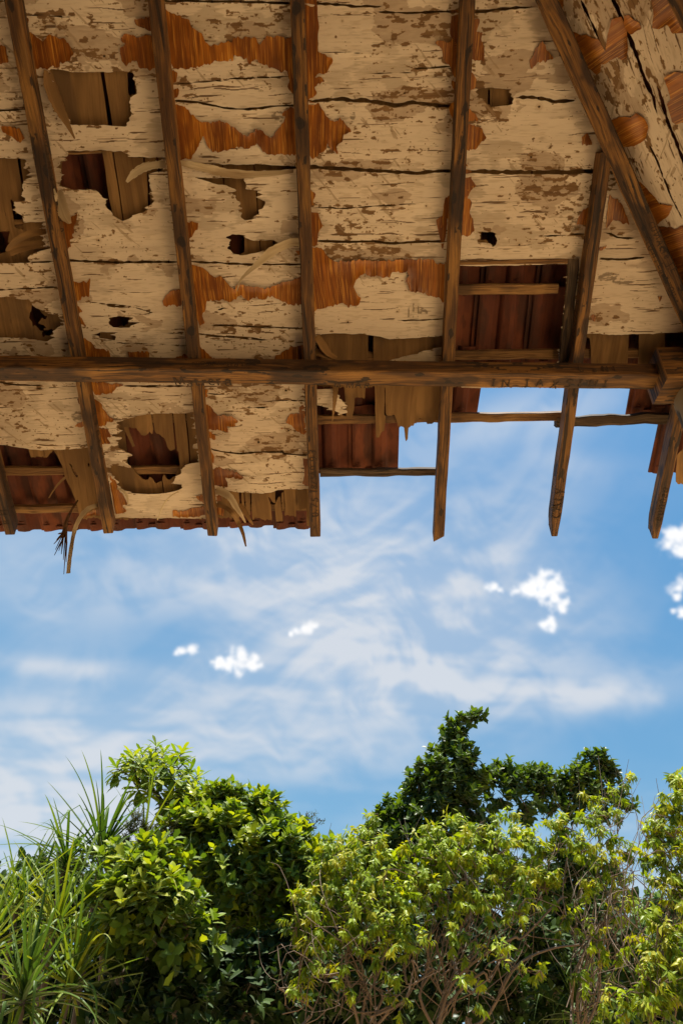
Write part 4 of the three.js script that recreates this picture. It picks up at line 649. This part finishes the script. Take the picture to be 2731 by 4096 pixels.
// ---- a leafy shrub or small tree made of lobes (picture x, y, distance, radius m); every lobe is filled with twigs that carry leaves
function shrub(o) {
  const { name, label, category, base, lobes, seed, geos, tints, trans, coat, spread = 0.9, droop = 0, density = 260, perTwig = 7, scale = [0.75, 1.15], barkMat = M.barkGrey, stemR = 0.035, own = 240, twigs = 60, fill = 0.35, twigR = 0.0035, shell = 0.5, group, forks } = o;
  const r = rng(seed), p = thing(name, label, category, [base[0], 0, base[1]], group), fol = new Foliage(p, geos, tints.map(t => leafMaterial(t, trans, coat)), tints, seed + 1, own);
  const L = lobes.map(([x, y, z, rad, dens = 1]) => ({ c: atZ(x, y, -z), rad, dens }));
  const root = V3(base[0], 0, base[1]); let made = 0;
  const fk = (forks || []).map(([x, y, z]) => atZ(x, y, -z)); const stems = fk.length ? fk : [root.clone().lerp(L.reduce((s, l) => s.add(l.c), V3(0, 0, 0)).multiplyScalar(1 / L.length), 0.5)];
  const hub = o.crotch ? atZ(o.crotch[0], o.crotch[1], -o.crotch[2]) : null; if (hub) limbOn(p, 'trunk', wander(r, root, hub, 0.08, 3), stemR * 1.5, stemR * 1.15, barkMat, 7);
  stems.forEach((f, k) => limbOn(p, 'stem', wander(r, hub ? hub.clone().add(jit(r, 0.03)) : root.clone().add(V3((k - (stems.length - 1) / 2) * 0.06, 0, (r() - 0.5) * 0.1)), f, 0.16, 4), stemR, stemR * 0.6, barkMat, 7));
  const nodes = [...stems];
  for (const l of [...L].sort((a, b) => Math.min(...stems.map(s => s.distanceTo(a.c))) - Math.min(...stems.map(s => s.distanceTo(b.c))))) {
    let f = nodes[0]; for (const s of nodes) if (s.distanceTo(l.c) < f.distanceTo(l.c)) f = s; nodes.push(l.c);
    limbOn(p, 'branch', wander(r, f, l.c, 0.10, 3), stemR * 0.42, stemR * 0.2, barkMat, 5);
    const n = Math.round(density * l.dens * l.rad * l.rad * 4 * Math.PI / 4);
    for (let k = 0; k < n; k++) {
      const d = V3(r() - 0.5, r() - 0.5, r() - 0.5).normalize(); if (d.y < -0.35 && r() < 0.6) d.y *= -1;
      const rr = l.rad * (r() < fill ? r() * shell : shell + (1 - shell) * Math.sqrt(r())) * (0.85 + 0.3 * vn(d.x * 3 + seed, d.y * 3 + d.z * 2)), tip = l.c.clone().addScaledVector(d, rr);
      const td = d.clone().add(V3(0, 0.5 - droop * 0.6, 0)).add(jit(r, 0.9)).normalize();
      if (made < twigs && k % 3 === 0) { limbOn(p, 'twig', wander(r, l.c, tip, 0.06, 2), twigR * 1.6, twigR * 0.6, barkMat, 4); made++; }
      const m = Math.max(2, Math.round(perTwig * (0.6 + 0.8 * r()))), len = 0.05 + 0.05 * r(); let az = r() * 6.3;
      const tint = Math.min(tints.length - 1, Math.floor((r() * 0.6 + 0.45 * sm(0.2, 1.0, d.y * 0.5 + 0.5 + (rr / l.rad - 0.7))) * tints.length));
      const side = td.clone().cross(Math.abs(td.y) < 0.9 ? UP : V3(1, 0, 0)).normalize(), s2 = td.clone().cross(side);
      for (let q = 0; q < m; q++) {
        az += 2.4 + (r() - 0.5) * 0.6; const h = q / m, rad = side.clone().multiplyScalar(Math.cos(az)).addScaledVector(s2, Math.sin(az));
        const dir = rad.clone().multiplyScalar(spread * (1 - 0.35 * h)).addScaledVector(td, 0.35 + 0.55 * h).add(V3(0, -droop * (0.5 + 0.7 * r()), 0)).add(jit(r, 0.25)).normalize();
        const nrm = td.clone().multiplyScalar(0.8).addScaledVector(UP, 0.7).addScaledVector(rad, -0.2).add(jit(r, 0.5));
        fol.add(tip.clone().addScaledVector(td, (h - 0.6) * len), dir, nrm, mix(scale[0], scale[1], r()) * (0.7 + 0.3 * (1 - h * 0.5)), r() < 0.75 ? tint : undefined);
      }
    }
  }
  for (let k = 0; k < (o.wands || 0); k++) { const l = L[Math.floor(r() * L.length)], f = stems[Math.floor(r() * stems.length)], low = (hub || root).clone().lerp(f, 0.1 + 0.85 * r()).add(jit(r, 0.25)), tip = l.c.clone().add(V3((r() - 0.5) * 0.9, (r() - 0.35) * 0.5, (r() - 0.5) * 0.4)); limbOn(p, 'twig', wander(r, low, tip, 0.22, 4), 0.0045 * (0.6 + 0.7 * r()), 0.0014, barkMat, 4); }
  fol.build(); return p;
}

// ---- leaves
const ovate = t => Math.pow(Math.sin(Math.PI * Math.pow(t, 0.72)), 0.8), obov = t => Math.pow(t, 0.55) * Math.pow(Math.max(0, 1 - Math.pow(t, 5)), 0.6) * 1.02, lance = t => Math.pow(Math.sin(Math.PI * Math.pow(t, 0.66)), 1.25);
const gRosette = [leafGeo(0.175, 0.064, { outline: obov, rows: 6, curl: 0.25, fold: 0.3 }), leafGeo(0.160, 0.060, { outline: obov, rows: 6, curl: 0.5, fold: 0.35 }), leafGeo(0.18, 0.062, { outline: obov, rows: 6, curl: 0.05, fold: 0.25, wave: 0.01 })];
const gBroad = [leafGeo(0.115, 0.070, { outline: ovate, rows: 5, curl: 0.3, fold: 0.2 }), leafGeo(0.105, 0.060, { outline: ovate, rows: 5, curl: 0.55, fold: 0.3 }), leafGeo(0.12, 0.066, { outline: ovate, rows: 5, curl: 0.1, fold: 0.15, wave: 0.015 })];
const gLobed = [leafGeo(0.13, 0.080, { outline: obov, rows: 7, lobes: 0.22, curl: 0.25, fold: 0.2 }), leafGeo(0.12, 0.074, { outline: obov, rows: 7, lobes: 0.25, curl: 0.45, fold: 0.25, wave: 0.01 }), leafGeo(0.12, 0.062, { outline: ovate, rows: 5, curl: 0.2, fold: 0.2 })];
const gGlossy = [leafGeo(0.098, 0.058, { outline: ovate, rows: 5, curl: 0.2, fold: 0.3 }), leafGeo(0.090, 0.052, { outline: ovate, rows: 5, curl: 0.4, fold: 0.35 })];
const gSmall = [leafGeo(0.068, 0.026, { outline: lance, rows: 5, curl: 0.5, fold: 0.35 }), leafGeo(0.060, 0.022, { outline: lance, rows: 5, curl: 0.8, fold: 0.4 }), leafGeo(0.072, 0.028, { outline: lance, rows: 5, curl: 0.25, fold: 0.3, wave: 0.02 })];
const gTiny = [leafGeo(0.030, 0.010, { outline: lance, rows: 3, curl: 0.2, fold: 0.2 })];
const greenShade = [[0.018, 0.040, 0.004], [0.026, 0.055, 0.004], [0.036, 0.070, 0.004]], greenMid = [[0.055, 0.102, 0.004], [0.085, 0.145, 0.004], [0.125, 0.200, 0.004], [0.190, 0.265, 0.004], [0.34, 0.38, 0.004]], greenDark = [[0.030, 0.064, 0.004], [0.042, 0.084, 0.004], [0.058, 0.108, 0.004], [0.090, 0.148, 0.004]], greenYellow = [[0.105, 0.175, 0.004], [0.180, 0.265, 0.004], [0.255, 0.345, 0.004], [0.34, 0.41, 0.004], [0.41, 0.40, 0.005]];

// ---- rosette tree
{
  const Z = 8.0, K = (x, y, z = Z) => atZ(201 + x * .3662, 1665 + y * .3662, -z), r = rng(401);
  const base = K(520, 1500); base.y = 0; const p = thing('rosette_tree', 'small tree with whorls of spoon-shaped leaves on bare forked branches against the sky', 'tree', [base.x, 0, base.z]);
  const f0 = K(470, 520), f1 = K(440, 440), f2 = K(370, 400, 7.9), f3 = K(310, 345, 7.8), f4 = K(490, 350, 8.1), f5 = K(600, 480, 8.2), f6 = K(530, 420, 7.8), f7 = K(400, 350, 8.3);
  limbOn(p, 'trunk', [base, base.clone().lerp(f0, 0.5).add(V3(0.06, 0, 0.05)), f0, f1], 0.055, 0.028, M.barkDark, 8);
  for (const [a, b, ra, rb] of [[f1, f2, .022, .017], [f2, f3, .017, .012], [f1, f4, .020, .014], [f0, f5, .020, .014], [f0, f6, .018, .013], [f1, f7, .018, .012]]) limbOn(p, 'branch', wander(r, a, b, 0.05, 2), ra, rb, M.barkDark, 6);
  const fol = new Foliage(p, gRosette, greenMid.slice(2).map(t => leafMaterial(t, 0.5, 0.3)), greenMid.slice(2), 402, 290), forks = [f1, f2, f3, f4, f5, f6, f7];
  const tips = [[185, 275, 7.7], [205, 325, 7.65], [290, 205, 7.8], [330, 245, 7.6], [400, 205, 8.0], [430, 140, 8.1], [400, 270, 7.7], [480, 235, 7.8], [525, 265, 7.7], [560, 195, 8.2], [590, 180, 8.0], [480, 185, 8.3], [590, 255, 7.9], [350, 285, 7.6], [285, 280, 7.9], [590, 340, 8.0], [640, 375, 8.0], [690, 335, 8.1], [540, 330, 7.6], [470, 300, 8.0], [320, 395, 7.7], [385, 425, 7.7], [560, 400, 7.7], [740, 405, 8.2], [250, 240, 8.1], [345, 190, 8.2], [670, 400, 7.8], [520, 470, 7.7], [420, 330, 7.5], [640, 300, 8.3]];
  for (const [x, y, z] of tips) {
    const c = K(x, y, z); let f = forks[0]; for (const q of forks) if (q.distanceTo(c) < f.distanceTo(c)) f = q;
    limbOn(p, 'branch', wander(r, f, c, 0.05, 2), .011, .007, M.barkDark, 5);
    const ax = c.clone().sub(f).normalize().multiplyScalar(0.5).add(V3(0, 0.9, 0)).add(jit(r, 0.35)).normalize(), s = ax.clone().cross(V3(0.3, 0, 1)).normalize(), s2 = ax.clone().cross(s); let az = r() * 6.3; const n = 13 + Math.floor(r() * 5);
    for (let q = 0; q < n; q++) { az += 2.4; const h = q / n, rad = s.clone().multiplyScalar(Math.cos(az)).addScaledVector(s2, Math.sin(az)), el = mix(-0.25, 1.5, h * h); fol.add(c.clone().addScaledVector(ax, (h - 0.7) * 0.06), rad.clone().addScaledVector(ax, el).add(jit(r, 0.2)), ax.clone().addScaledVector(rad, -0.3).add(jit(r, 0.3)), mix(0.95, 1.3, r()) * (1 - 0.22 * h)); }
    if (r() < 0.35) for (let q = 0; q < 3; q++) fol.add(c.clone().add(V3(0, -0.03, 0)), V3(r() - 0.5, -1.4, r() - 0.5), V3(r() - 0.5, 0.2, 1), 1.05, 0);
  }
  fol.build();
}
// ---- screw pines: strap leaves, many of them kinked
const gBlade = (() => {
  const out = [], mk = (len, wid, bend, kink, kt) => { const n = 12, pos = [], idx = []; let y = 0, z = 0, a = 0; for (let i = 0; i <= n; i++) { const t = i / n, w = wid / 2 * Math.pow(1 - t, 0.55) * (0.75 + 0.25 * sm(0, 0.15, t)); const f = 0.55 * w; pos.push(-w, y, z + f, 0, y, z, w, y, z + f); a += bend / n * (0.4 + 1.2 * t) + (i === Math.round(kt * n) ? kink : 0); y += Math.cos(a) * len / n; z -= Math.sin(a) * len / n; } for (let i = 0; i < n; i++) for (let s = 0; s < 2; s++) { const b = i * 3 + s, e = b + 3; idx.push(b, b + 1, e + 1, b, e + 1, e); } const g = new THREE.BufferGeometry(); g.setAttribute('position', new THREE.Float32BufferAttribute(pos, 3)); g.setIndex(idx); g.computeVertexNormals(); return g; };
  for (const [b, k, t] of [[0.4, 0, 0.5], [0.9, 0, 0.5], [1.5, 0, 0.5], [0.3, 1.5, 0.55], [0.3, 1.9, 0.65], [0.5, 1.2, 0.45], [0.15, 0, 0.5], [2.0, 0, 0.5]]) out.push(mk(1, 0.055, b, k, t));
  return out;
})();
function strapPlant(name, label, x, y, z, n, len, wid, up, seed, tints, group) {
  const r = rng(seed), c = atZ(x, y, -z), p = thing(name, label, 'plant', [c.x, 0, c.z], group);
  limbOn(p, 'stem', wander(r, V3(c.x + (r() - 0.5) * 0.2, 0, c.z - 0.1), c, 0.05, 3), 0.03, 0.022, M.barkDark, 7);
  const mats = tints.map(t => leafMaterial(t, 0.45, 0.3));
  for (let k = 0; k < n; k++) {
    const az = k * 2.4 + r() * 0.5, h = k / n, el = mix(-0.5, 1.35, Math.pow(h, 0.8)) * up + (r() - 0.5) * 0.3, d = V3(Math.cos(az) * Math.cos(el), Math.sin(el), Math.sin(az) * Math.cos(el)), out = V3(Math.cos(az), 0, Math.sin(az));
    const upright = el > 1.0, g = upright ? gBlade[[0, 6, 6, 3][Math.floor(r() * 4)]] : gBlade[Math.floor(r() * 8)], s = len * (0.7 + 0.5 * r());
    const nrm = V3(0, 1, 0).addScaledVector(out, upright ? -1.2 : -0.1).add(jit(r, 0.3)), m = basis(d, nrm); m.scale(V3(wid / 0.055, s, s)); m.setPosition(local(p, c.clone().add(V3(0, (h - 0.5) * 0.12, 0)).addScaledVector(out, 0.015)));
    part('strap_leaf', g, mats[Math.floor(r() * mats.length)], p).applyMatrix4(m);
  }
  return p;
}
const strapG = [[0.050, 0.105, 0.006], [0.075, 0.14, 0.006], [0.058, 0.115, 0.006], [0.13, 0.19, 0.006]], strapY = [[0.11, 0.175, 0.006], [0.165, 0.225, 0.006], [0.085, 0.15, 0.006], [0.22, 0.25, 0.006]];
strapPlant('screw_pine', 'tall screw pine with dark upright strap leaves beside the rosette tree', 232, 1962, 7.4, 57, 0.85, 0.040, 1.0, 501, strapG, 'screw pines');
strapPlant('screw_pine', 'screw pine with kinked strap leaves arching against the pale sky', 150, 1990, 7.1, 50, 0.71, 0.034, 0.8, 502, strapG, 'screw pines');
strapPlant('screw_pine', 'bright yellow-green screw pine standing in front of the kinked one', 132, 2125, 6.2, 55, 0.66, 0.029, 1.05, 503, strapY, 'screw pines');
strapPlant('screw_pine', 'screw pine with thin arching leaves at the picture edge, upper of two', 40, 2075, 6.6, 52, 0.71, 0.024, 0.95, 504, strapY, 'screw pines');
strapPlant('screw_pine', 'low screw pine in the bottom corner with broad pale green leaves', 55, 2290, 5.6, 55, 0.73, 0.032, 1.1, 505, strapG, 'screw pines');
strapPlant('screw_pine', 'low screw pine between the corner clump and the lobed-leaf shrub', 165, 2265, 5.9, 50, 0.65, 0.029, 1.05, 506, strapY, 'screw pines');
strapPlant('screw_pine', 'thin-leaved screw pine cut by the picture edge, lower of two', -30, 2180, 6.0, 52, 0.73, 0.024, 1.0, 507, strapY, 'screw pines');
strapPlant('screw_pine', 'dark screw pine partly hidden behind the lobed-leaf shrub', 240, 2120, 7.0, 42, 0.71, 0.034, 0.9, 508, strapG, 'screw pines');
strapPlant('screw_pine', 'pale strap-leaved seedling poking up through the rosette tree', 330, 1930, 7.3, 15, 0.73, 0.027, 1.4, 509, strapY, 'screw pines');
strapPlant('strap_grass', 'dark tuft of strap leaves low under the yellow shrub', 1330, 2330, 6.6, 45, 0.53, 0.018, 1.1, 510, strapG);

// ---- broad-leaved shrubs
const at0 = (x, y, z) => { const q = atZ(x, y, -z); return [q.x, q.z]; };
shrub({ name: 'broadleaf_shrub', label: 'dense rounded shrub of broad glossy leaves, its sunlit top glowing yellow green', category: 'shrub', base: at0(560, 2200, 7.6), seed: 601, geos: gBroad, tints: greenMid, trans: 0.5, coat: 0.4, density: 250, perTwig: 7, stemR: 0.04, own: 270, forks: [[480, 2080, 7.6], [600, 2090, 7.4]],
  lobes: [[470, 1872, 7.8, .30], [520, 1862, 7.7, .30], [565, 1875, 7.7, .30], [610, 1890, 7.6, .28], [650, 1915, 7.5, .26], [685, 1940, 7.4, .20], [430, 1920, 7.4, .30], [500, 1930, 7.3, .34], [570, 1945, 7.3, .34], [630, 1975, 7.2, .32], [690, 2010, 7.2, .28], [540, 2020, 7.2, .36, .8], [620, 2060, 7.2, .34, .7], [700, 2080, 7.3, .32, .7], [470, 2030, 7.4, .36, .7], [560, 2120, 7.5, .4, .6], [660, 2160, 7.4, .36, .6], [740, 1990, 7.6, .28], [760, 2060, 7.6, .3, .7], [420, 1860, 8.2, .24]] });
shrub({ name: 'lobed_leaf_shrub', label: 'shrub with large lobed leaves in front of the rounded shrub, bright crowns over dark undersides', category: 'shrub', base: at0(360, 2250, 6.4), seed: 611, geos: gLobed, tints: greenMid, trans: 0.5, coat: 0.4, density: 200, perTwig: 8, stemR: 0.03, own: 260, forks: [[350, 2150, 6.4], [270, 2180, 6.4]],
  lobes: [[355, 1975, 6.2, .18, 1.3], [330, 2010, 6.1, .22, 1.2], [385, 2000, 6.3, .2, 1.2], [290, 2030, 6.3, .2], [270, 1985, 6.5, .18], [310, 2075, 6.0, .25, 1.1], [370, 2070, 6.0, .25, 1.1], [250, 2080, 6.3, .22], [410, 2100, 6.2, .24, .8], [300, 2150, 6.1, .26, .8], [370, 2160, 6.1, .26, .7], [230, 2170, 6.3, .22, .8], [440, 2170, 6.3, .26, .6]] });
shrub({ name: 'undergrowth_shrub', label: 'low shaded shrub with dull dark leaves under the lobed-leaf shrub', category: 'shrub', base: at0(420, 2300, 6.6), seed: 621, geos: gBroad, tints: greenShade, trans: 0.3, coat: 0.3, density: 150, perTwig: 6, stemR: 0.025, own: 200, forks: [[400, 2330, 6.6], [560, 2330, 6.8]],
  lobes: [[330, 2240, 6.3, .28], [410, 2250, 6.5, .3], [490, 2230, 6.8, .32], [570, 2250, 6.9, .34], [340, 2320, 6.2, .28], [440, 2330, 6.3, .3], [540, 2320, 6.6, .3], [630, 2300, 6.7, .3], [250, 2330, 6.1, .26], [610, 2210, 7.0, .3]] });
shrub({ name: 'glossy_tree', label: 'tall dark green tree with glossy oval leaves rising to a single leaning spire', category: 'tree', base: at0(1060, 2200, 8.2), seed: 631, geos: gGlossy, tints: [...greenDark, [0.12, 0.18, 0.004]], trans: 0.5, coat: 0.6, density: 300, perTwig: 7, spread: 0.85, stemR: 0.026, own: 280, forks: [[1050, 1900, 8.2], [1000, 2000, 8.1]],
  lobes: [[1096, 1640, 8.2, .09, 1.2], [1075, 1652, 8.2, .09], [1050, 1672, 8.2, .14, 1.2], [1036, 1700, 8.2, .17, 1.2], [1050, 1730, 8.1, .19, 1.2], [1010, 1748, 8.2, .17, 1.2], [1075, 1752, 8.1, .17], [1040, 1775, 8.0, .24, 1.2], [985, 1785, 8.2, .20, 1.1], [955, 1798, 8.3, .15], [1085, 1800, 8.1, .22], [1020, 1822, 8.0, .28, 1.1], [965, 1835, 8.2, .22], [910, 1865, 8.3, .18], [890, 1885, 8.2, .18], [930, 1895, 8.1, .24], [870, 1930, 8.2, .24], [1070, 1860, 8.0, .26], [1000, 1885, 8.0, .28], [850, 1985, 8.1, .26], [920, 1960, 8.0, .30], [1010, 1960, 8.0, .32, .8], [1100, 1920, 8.1, .26, .8]] });
shrub({ name: 'glossy_tree', label: 'glossy-leaved tree with a flat spreading crown, behind the yellow shrub', category: 'tree', base: at0(1330, 2200, 8.6), seed: 641, geos: gGlossy, tints: [...greenDark, [0.12, 0.18, 0.004]], trans: 0.5, coat: 0.6, density: 300, perTwig: 7, spread: 0.85, stemR: 0.024, own: 260, forks: [[1300, 1900, 8.6], [1200, 1860, 8.5]],
  lobes: [[1155, 1770, 8.4, .15, 1.1], [1190, 1782, 8.4, .16], [1225, 1785, 8.4, .15], [1260, 1795, 8.5, .16], [1290, 1815, 8.5, .17], [1180, 1815, 8.3, .18], [1240, 1825, 8.4, .18], [1340, 1770, 8.6, .14, 1.2], [1372, 1752, 8.6, .15, 1.2], [1395, 1775, 8.6, .15, 1.2], [1345, 1795, 8.5, .16], [1400, 1812, 8.6, .15], [1425, 1840, 8.6, .13], [1448, 1860, 8.6, .10], [1130, 1795, 8.3, .15], [1315, 1795, 8.5, .15], [1320, 1830, 8.5, .16], [1365, 1825, 8.5, .16], [1150, 1850, 8.3, .18, .8], [1210, 1860, 8.3, .18, .8], [1270, 1860, 8.4, .17, .8], [1330, 1870, 8.5, .17, .7], [1390, 1870, 8.5, .15, .7], [1300, 1990, 8.6, .3, .8], [1230, 2060, 8.6, .36, .8], [1350, 2060, 8.7, .3, .7], [1400, 2120, 8.7, .26, .7]] });
// ---- yellow-green shrubs with bare twigs and small drooping leaves
const yellow = { wands: 46, geos: gSmall, tints: greenYellow, trans: 0.5, coat: 0.45, droop: 0.95, spread: 1.0, perTwig: 13, barkMat: M.barkTwig, twigR: 0.003, shell: 0.45, fill: 0.2 };
shrub({ ...yellow, name: 'yellow_shrub', label: 'straggling shrub of small yellow-green leaves in front of the spired tree', category: 'shrub', base: at0(1010, 2352, 6.0), seed: 651, density: 240, stemR: 0.012, own: 280, twigs: 150, crotch: [1000, 2375, 6.0], forks: [[1150, 2200, 6.0], [1290, 2060, 6.0], [1000, 2120, 6.1], [1330, 2170, 5.9], [930, 2170, 6.0], [1090, 2060, 6.1]],
  lobes: [[1000, 1925, 6.3, .17], [960, 1950, 6.2, .17], [1050, 1900, 6.4, .16], [1060, 1950, 6.1, .18, 1.2], [1110, 1930, 6.2, .17], [1150, 1960, 6.1, .18, 1.2], [1010, 1985, 6.0, .18, 1.2], [1090, 2000, 6.0, .18, 1.2], [1200, 1930, 6.3, .17], [1250, 1960, 6.2, .18], [1180, 2020, 6.0, .18], [1010, 2060, 5.9, .18, 1.1], [950, 2040, 6.0, .18], [1100, 2080, 5.9, .17, .9], [1250, 2040, 6.1, .17, .8], [1190, 2100, 5.9, .16, .6], [1290, 1910, 6.3, .16], [1330, 1960, 6.2, .17, .8], [1160, 1880, 6.6, .13, .8], [1060, 2150, 5.8, .16, .5], [1300, 2110, 6.0, .15, .4], [1150, 2200, 5.7, .14, .35], [1240, 2230, 5.7, .14, .3], [1090, 2270, 5.7, .14, .3]] });
shrub({ ...yellow, name: 'yellow_shrub', label: 'yellow-green twiggy shrub bushing out beside the rounded shrub', category: 'shrub', base: at0(840, 2352, 5.8), seed: 661, density: 240, stemR: 0.010, own: 260, twigs: 150, crotch: [830, 2385, 5.8], forks: [[800, 2180, 5.8], [890, 2140, 5.8], [690, 2200, 5.7], [950, 2220, 5.7], [640, 2270, 5.6]],
  lobes: [[810, 1940, 6.3, .15], [760, 1965, 6.2, .15], [850, 1960, 6.1, .17], [900, 1985, 6.0, .17], [800, 2000, 6.0, .17, 1.1], [740, 2010, 6.1, .14], [860, 2030, 5.9, .18, 1.2], [780, 2060, 5.9, .17, 1.1], [700, 2075, 5.9, .14], [920, 2070, 5.8, .17, 1.1], [840, 2100, 5.8, .18, 1.2], [740, 2120, 5.8, .16], [680, 2130, 5.8, .12, .8], [900, 2140, 5.7, .17, 1.0], [800, 2160, 5.7, .16, .9], [730, 2190, 5.7, .15, .6], [950, 2180, 5.7, .15, .6], [870, 2210, 5.6, .15, .5], [780, 2250, 5.6, .15, .5], [690, 2280, 5.6, .14, .5], [900, 2290, 5.6, .14, .4], [860, 1890, 6.5, .10, .8], [830, 1915, 6.4, .10]] });
shrub({ ...yellow, name: 'yellow_shrub', label: 'open yellow-green shrub with long bare twigs against the sky', category: 'shrub', base: at0(1420, 2352, 6.2), seed: 671, density: 190, stemR: 0.010, own: 240, twigs: 150, crotch: [1330, 2390, 6.1], forks: [[1400, 2080, 6.2], [1350, 2160, 6.0], [1430, 2000, 6.3]],
  lobes: [[1390, 1880, 6.5, .13], [1360, 1840, 6.6, .11], [1410, 1830, 6.6, .10], [1440, 1790, 6.7, .09], [1340, 1880, 6.4, .13], [1400, 1930, 6.3, .14, .9], [1440, 1960, 6.3, .13, .7], [1380, 1990, 6.2, .15, .8], [1430, 2040, 6.2, .14, .6], [1360, 2050, 6.1, .15, .7], [1440, 2110, 6.0, .14, .5], [1370, 2160, 5.9, .14, .5], [1420, 2210, 5.9, .15, .5], [1330, 2240, 5.9, .14, .4], [1400, 2300, 5.8, .14, .5]] });
shrub({ ...yellow, name: 'yellow_shrub', label: 'leafy yellow-green shrub cut off by the picture edge under the broken eave', category: 'shrub', base: at0(1580, 2352, 5.4), seed: 681, density: 240, stemR: 0.012, own: 260, twigs: 100, crotch: [1490, 2340, 5.3], forks: [[1560, 2150, 5.4], [1540, 2000, 5.6]],
  lobes: [[1550, 1790, 5.8, .09, 1.1], [1565, 1815, 5.7, .10], [1520, 1880, 5.7, .13, 1.1], [1550, 1860, 5.6, .13, 1.1], [1500, 1920, 5.6, .12, 1.1], [1545, 1930, 5.5, .15, 1.2], [1590, 1890, 5.6, .15], [1510, 1975, 5.5, .13], [1560, 1990, 5.4, .15], [1520, 2040, 5.4, .13, .8], [1575, 2070, 5.3, .15, .9], [1500, 2110, 5.3, .13, .7], [1550, 2150, 5.2, .15, .9], [1480, 2180, 5.3, .13, .8], [1530, 2220, 5.2, .16, 1.1], [1570, 2270, 5.1, .16, 1.1], [1480, 2260, 5.2, .15, 1.0], [1520, 2320, 5.1, .16, 1.1], [1440, 2320, 5.3, .15, .9]] });
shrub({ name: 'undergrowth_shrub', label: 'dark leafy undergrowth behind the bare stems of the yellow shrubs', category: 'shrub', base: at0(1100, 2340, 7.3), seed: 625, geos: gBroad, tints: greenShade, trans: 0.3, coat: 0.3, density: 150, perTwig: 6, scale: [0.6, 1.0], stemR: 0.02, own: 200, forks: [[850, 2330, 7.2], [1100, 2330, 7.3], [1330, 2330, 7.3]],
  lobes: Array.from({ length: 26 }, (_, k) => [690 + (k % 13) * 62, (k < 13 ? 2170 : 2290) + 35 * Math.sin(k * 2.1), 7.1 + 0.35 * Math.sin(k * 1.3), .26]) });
// ---- small plants
shrub({ name: 'feathery_shrub', label: 'small brownish feathery shrub between the screw pine and the rosette tree', category: 'shrub', base: at0(370, 2150, 7.2), seed: 691, geos: gTiny, tints: [[0.10, 0.10, 0.03], [0.12, 0.12, 0.03], [0.09, 0.11, 0.02]], trans: 0.35, coat: 0.1, density: 1500, perTwig: 14, spread: 0.8, stemR: 0.012, own: 100, twigs: 40, barkMat: M.barkTwig, forks: [[350, 1960, 7.2], [390, 1950, 7.2]],
  lobes: [[315, 1880, 7.2, .08], [335, 1905, 7.2, .09], [355, 1925, 7.2, .09], [300, 1905, 7.2, .08], [325, 1935, 7.2, .09], [395, 1900, 7.2, .09], [385, 1930, 7.2, .10], [410, 1880, 7.3, .07], [290, 1930, 7.2, .07]] });
shrub({ name: 'wispy_sapling', label: 'thin wispy sapling with tiny leaves peeping over the rounded shrub', category: 'plant', base: at0(712, 2150, 7.8), seed: 701, geos: gTiny, tints: [[0.07, 0.10, 0.025], [0.09, 0.11, 0.03]], trans: 0.3, coat: 0.1, density: 700, perTwig: 8, stemR: 0.010, own: 60, twigs: 30, barkMat: M.barkDark, forks: [[712, 1920, 7.8]], lobes: [[705, 1880, 7.8, .08, .7], [715, 1900, 7.8, .09, .8], [722, 1870, 7.8, .06, .4], [735, 1885, 7.8, .06, .4]] });
// ---- the green mass behind and the far shore
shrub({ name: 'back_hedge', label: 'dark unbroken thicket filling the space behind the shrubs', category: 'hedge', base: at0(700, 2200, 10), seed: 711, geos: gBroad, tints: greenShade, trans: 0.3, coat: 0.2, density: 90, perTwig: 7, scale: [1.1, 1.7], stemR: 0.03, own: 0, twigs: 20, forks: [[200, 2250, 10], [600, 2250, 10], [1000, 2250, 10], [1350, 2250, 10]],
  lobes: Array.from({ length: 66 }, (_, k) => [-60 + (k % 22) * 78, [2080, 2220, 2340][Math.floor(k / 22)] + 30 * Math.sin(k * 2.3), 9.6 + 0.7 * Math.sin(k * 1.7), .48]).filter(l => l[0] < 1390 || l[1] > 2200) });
shrub({ name: 'far_tree', label: 'hazy distant tree beyond the open twigs, low near the picture edge', category: 'tree', base: at0(1535, 2200, 26), seed: 721, geos: gBroad, tints: [[0.10, 0.17, 0.03], [0.13, 0.20, 0.03]], trans: 0.45, coat: 0.1, density: 22, perTwig: 9, scale: [2.2, 3.2], stemR: 0.14, own: 0, twigs: 10, forks: [[1530, 2170, 26]],
  lobes: [[1530, 2115, 26, .8], [1500, 2145, 26, .8], [1560, 2140, 26, .9], [1470, 2180, 26, .9], [1540, 2190, 26, 1.1], [1430, 2200, 27, .8]] });

renderer.render(scene, camera);
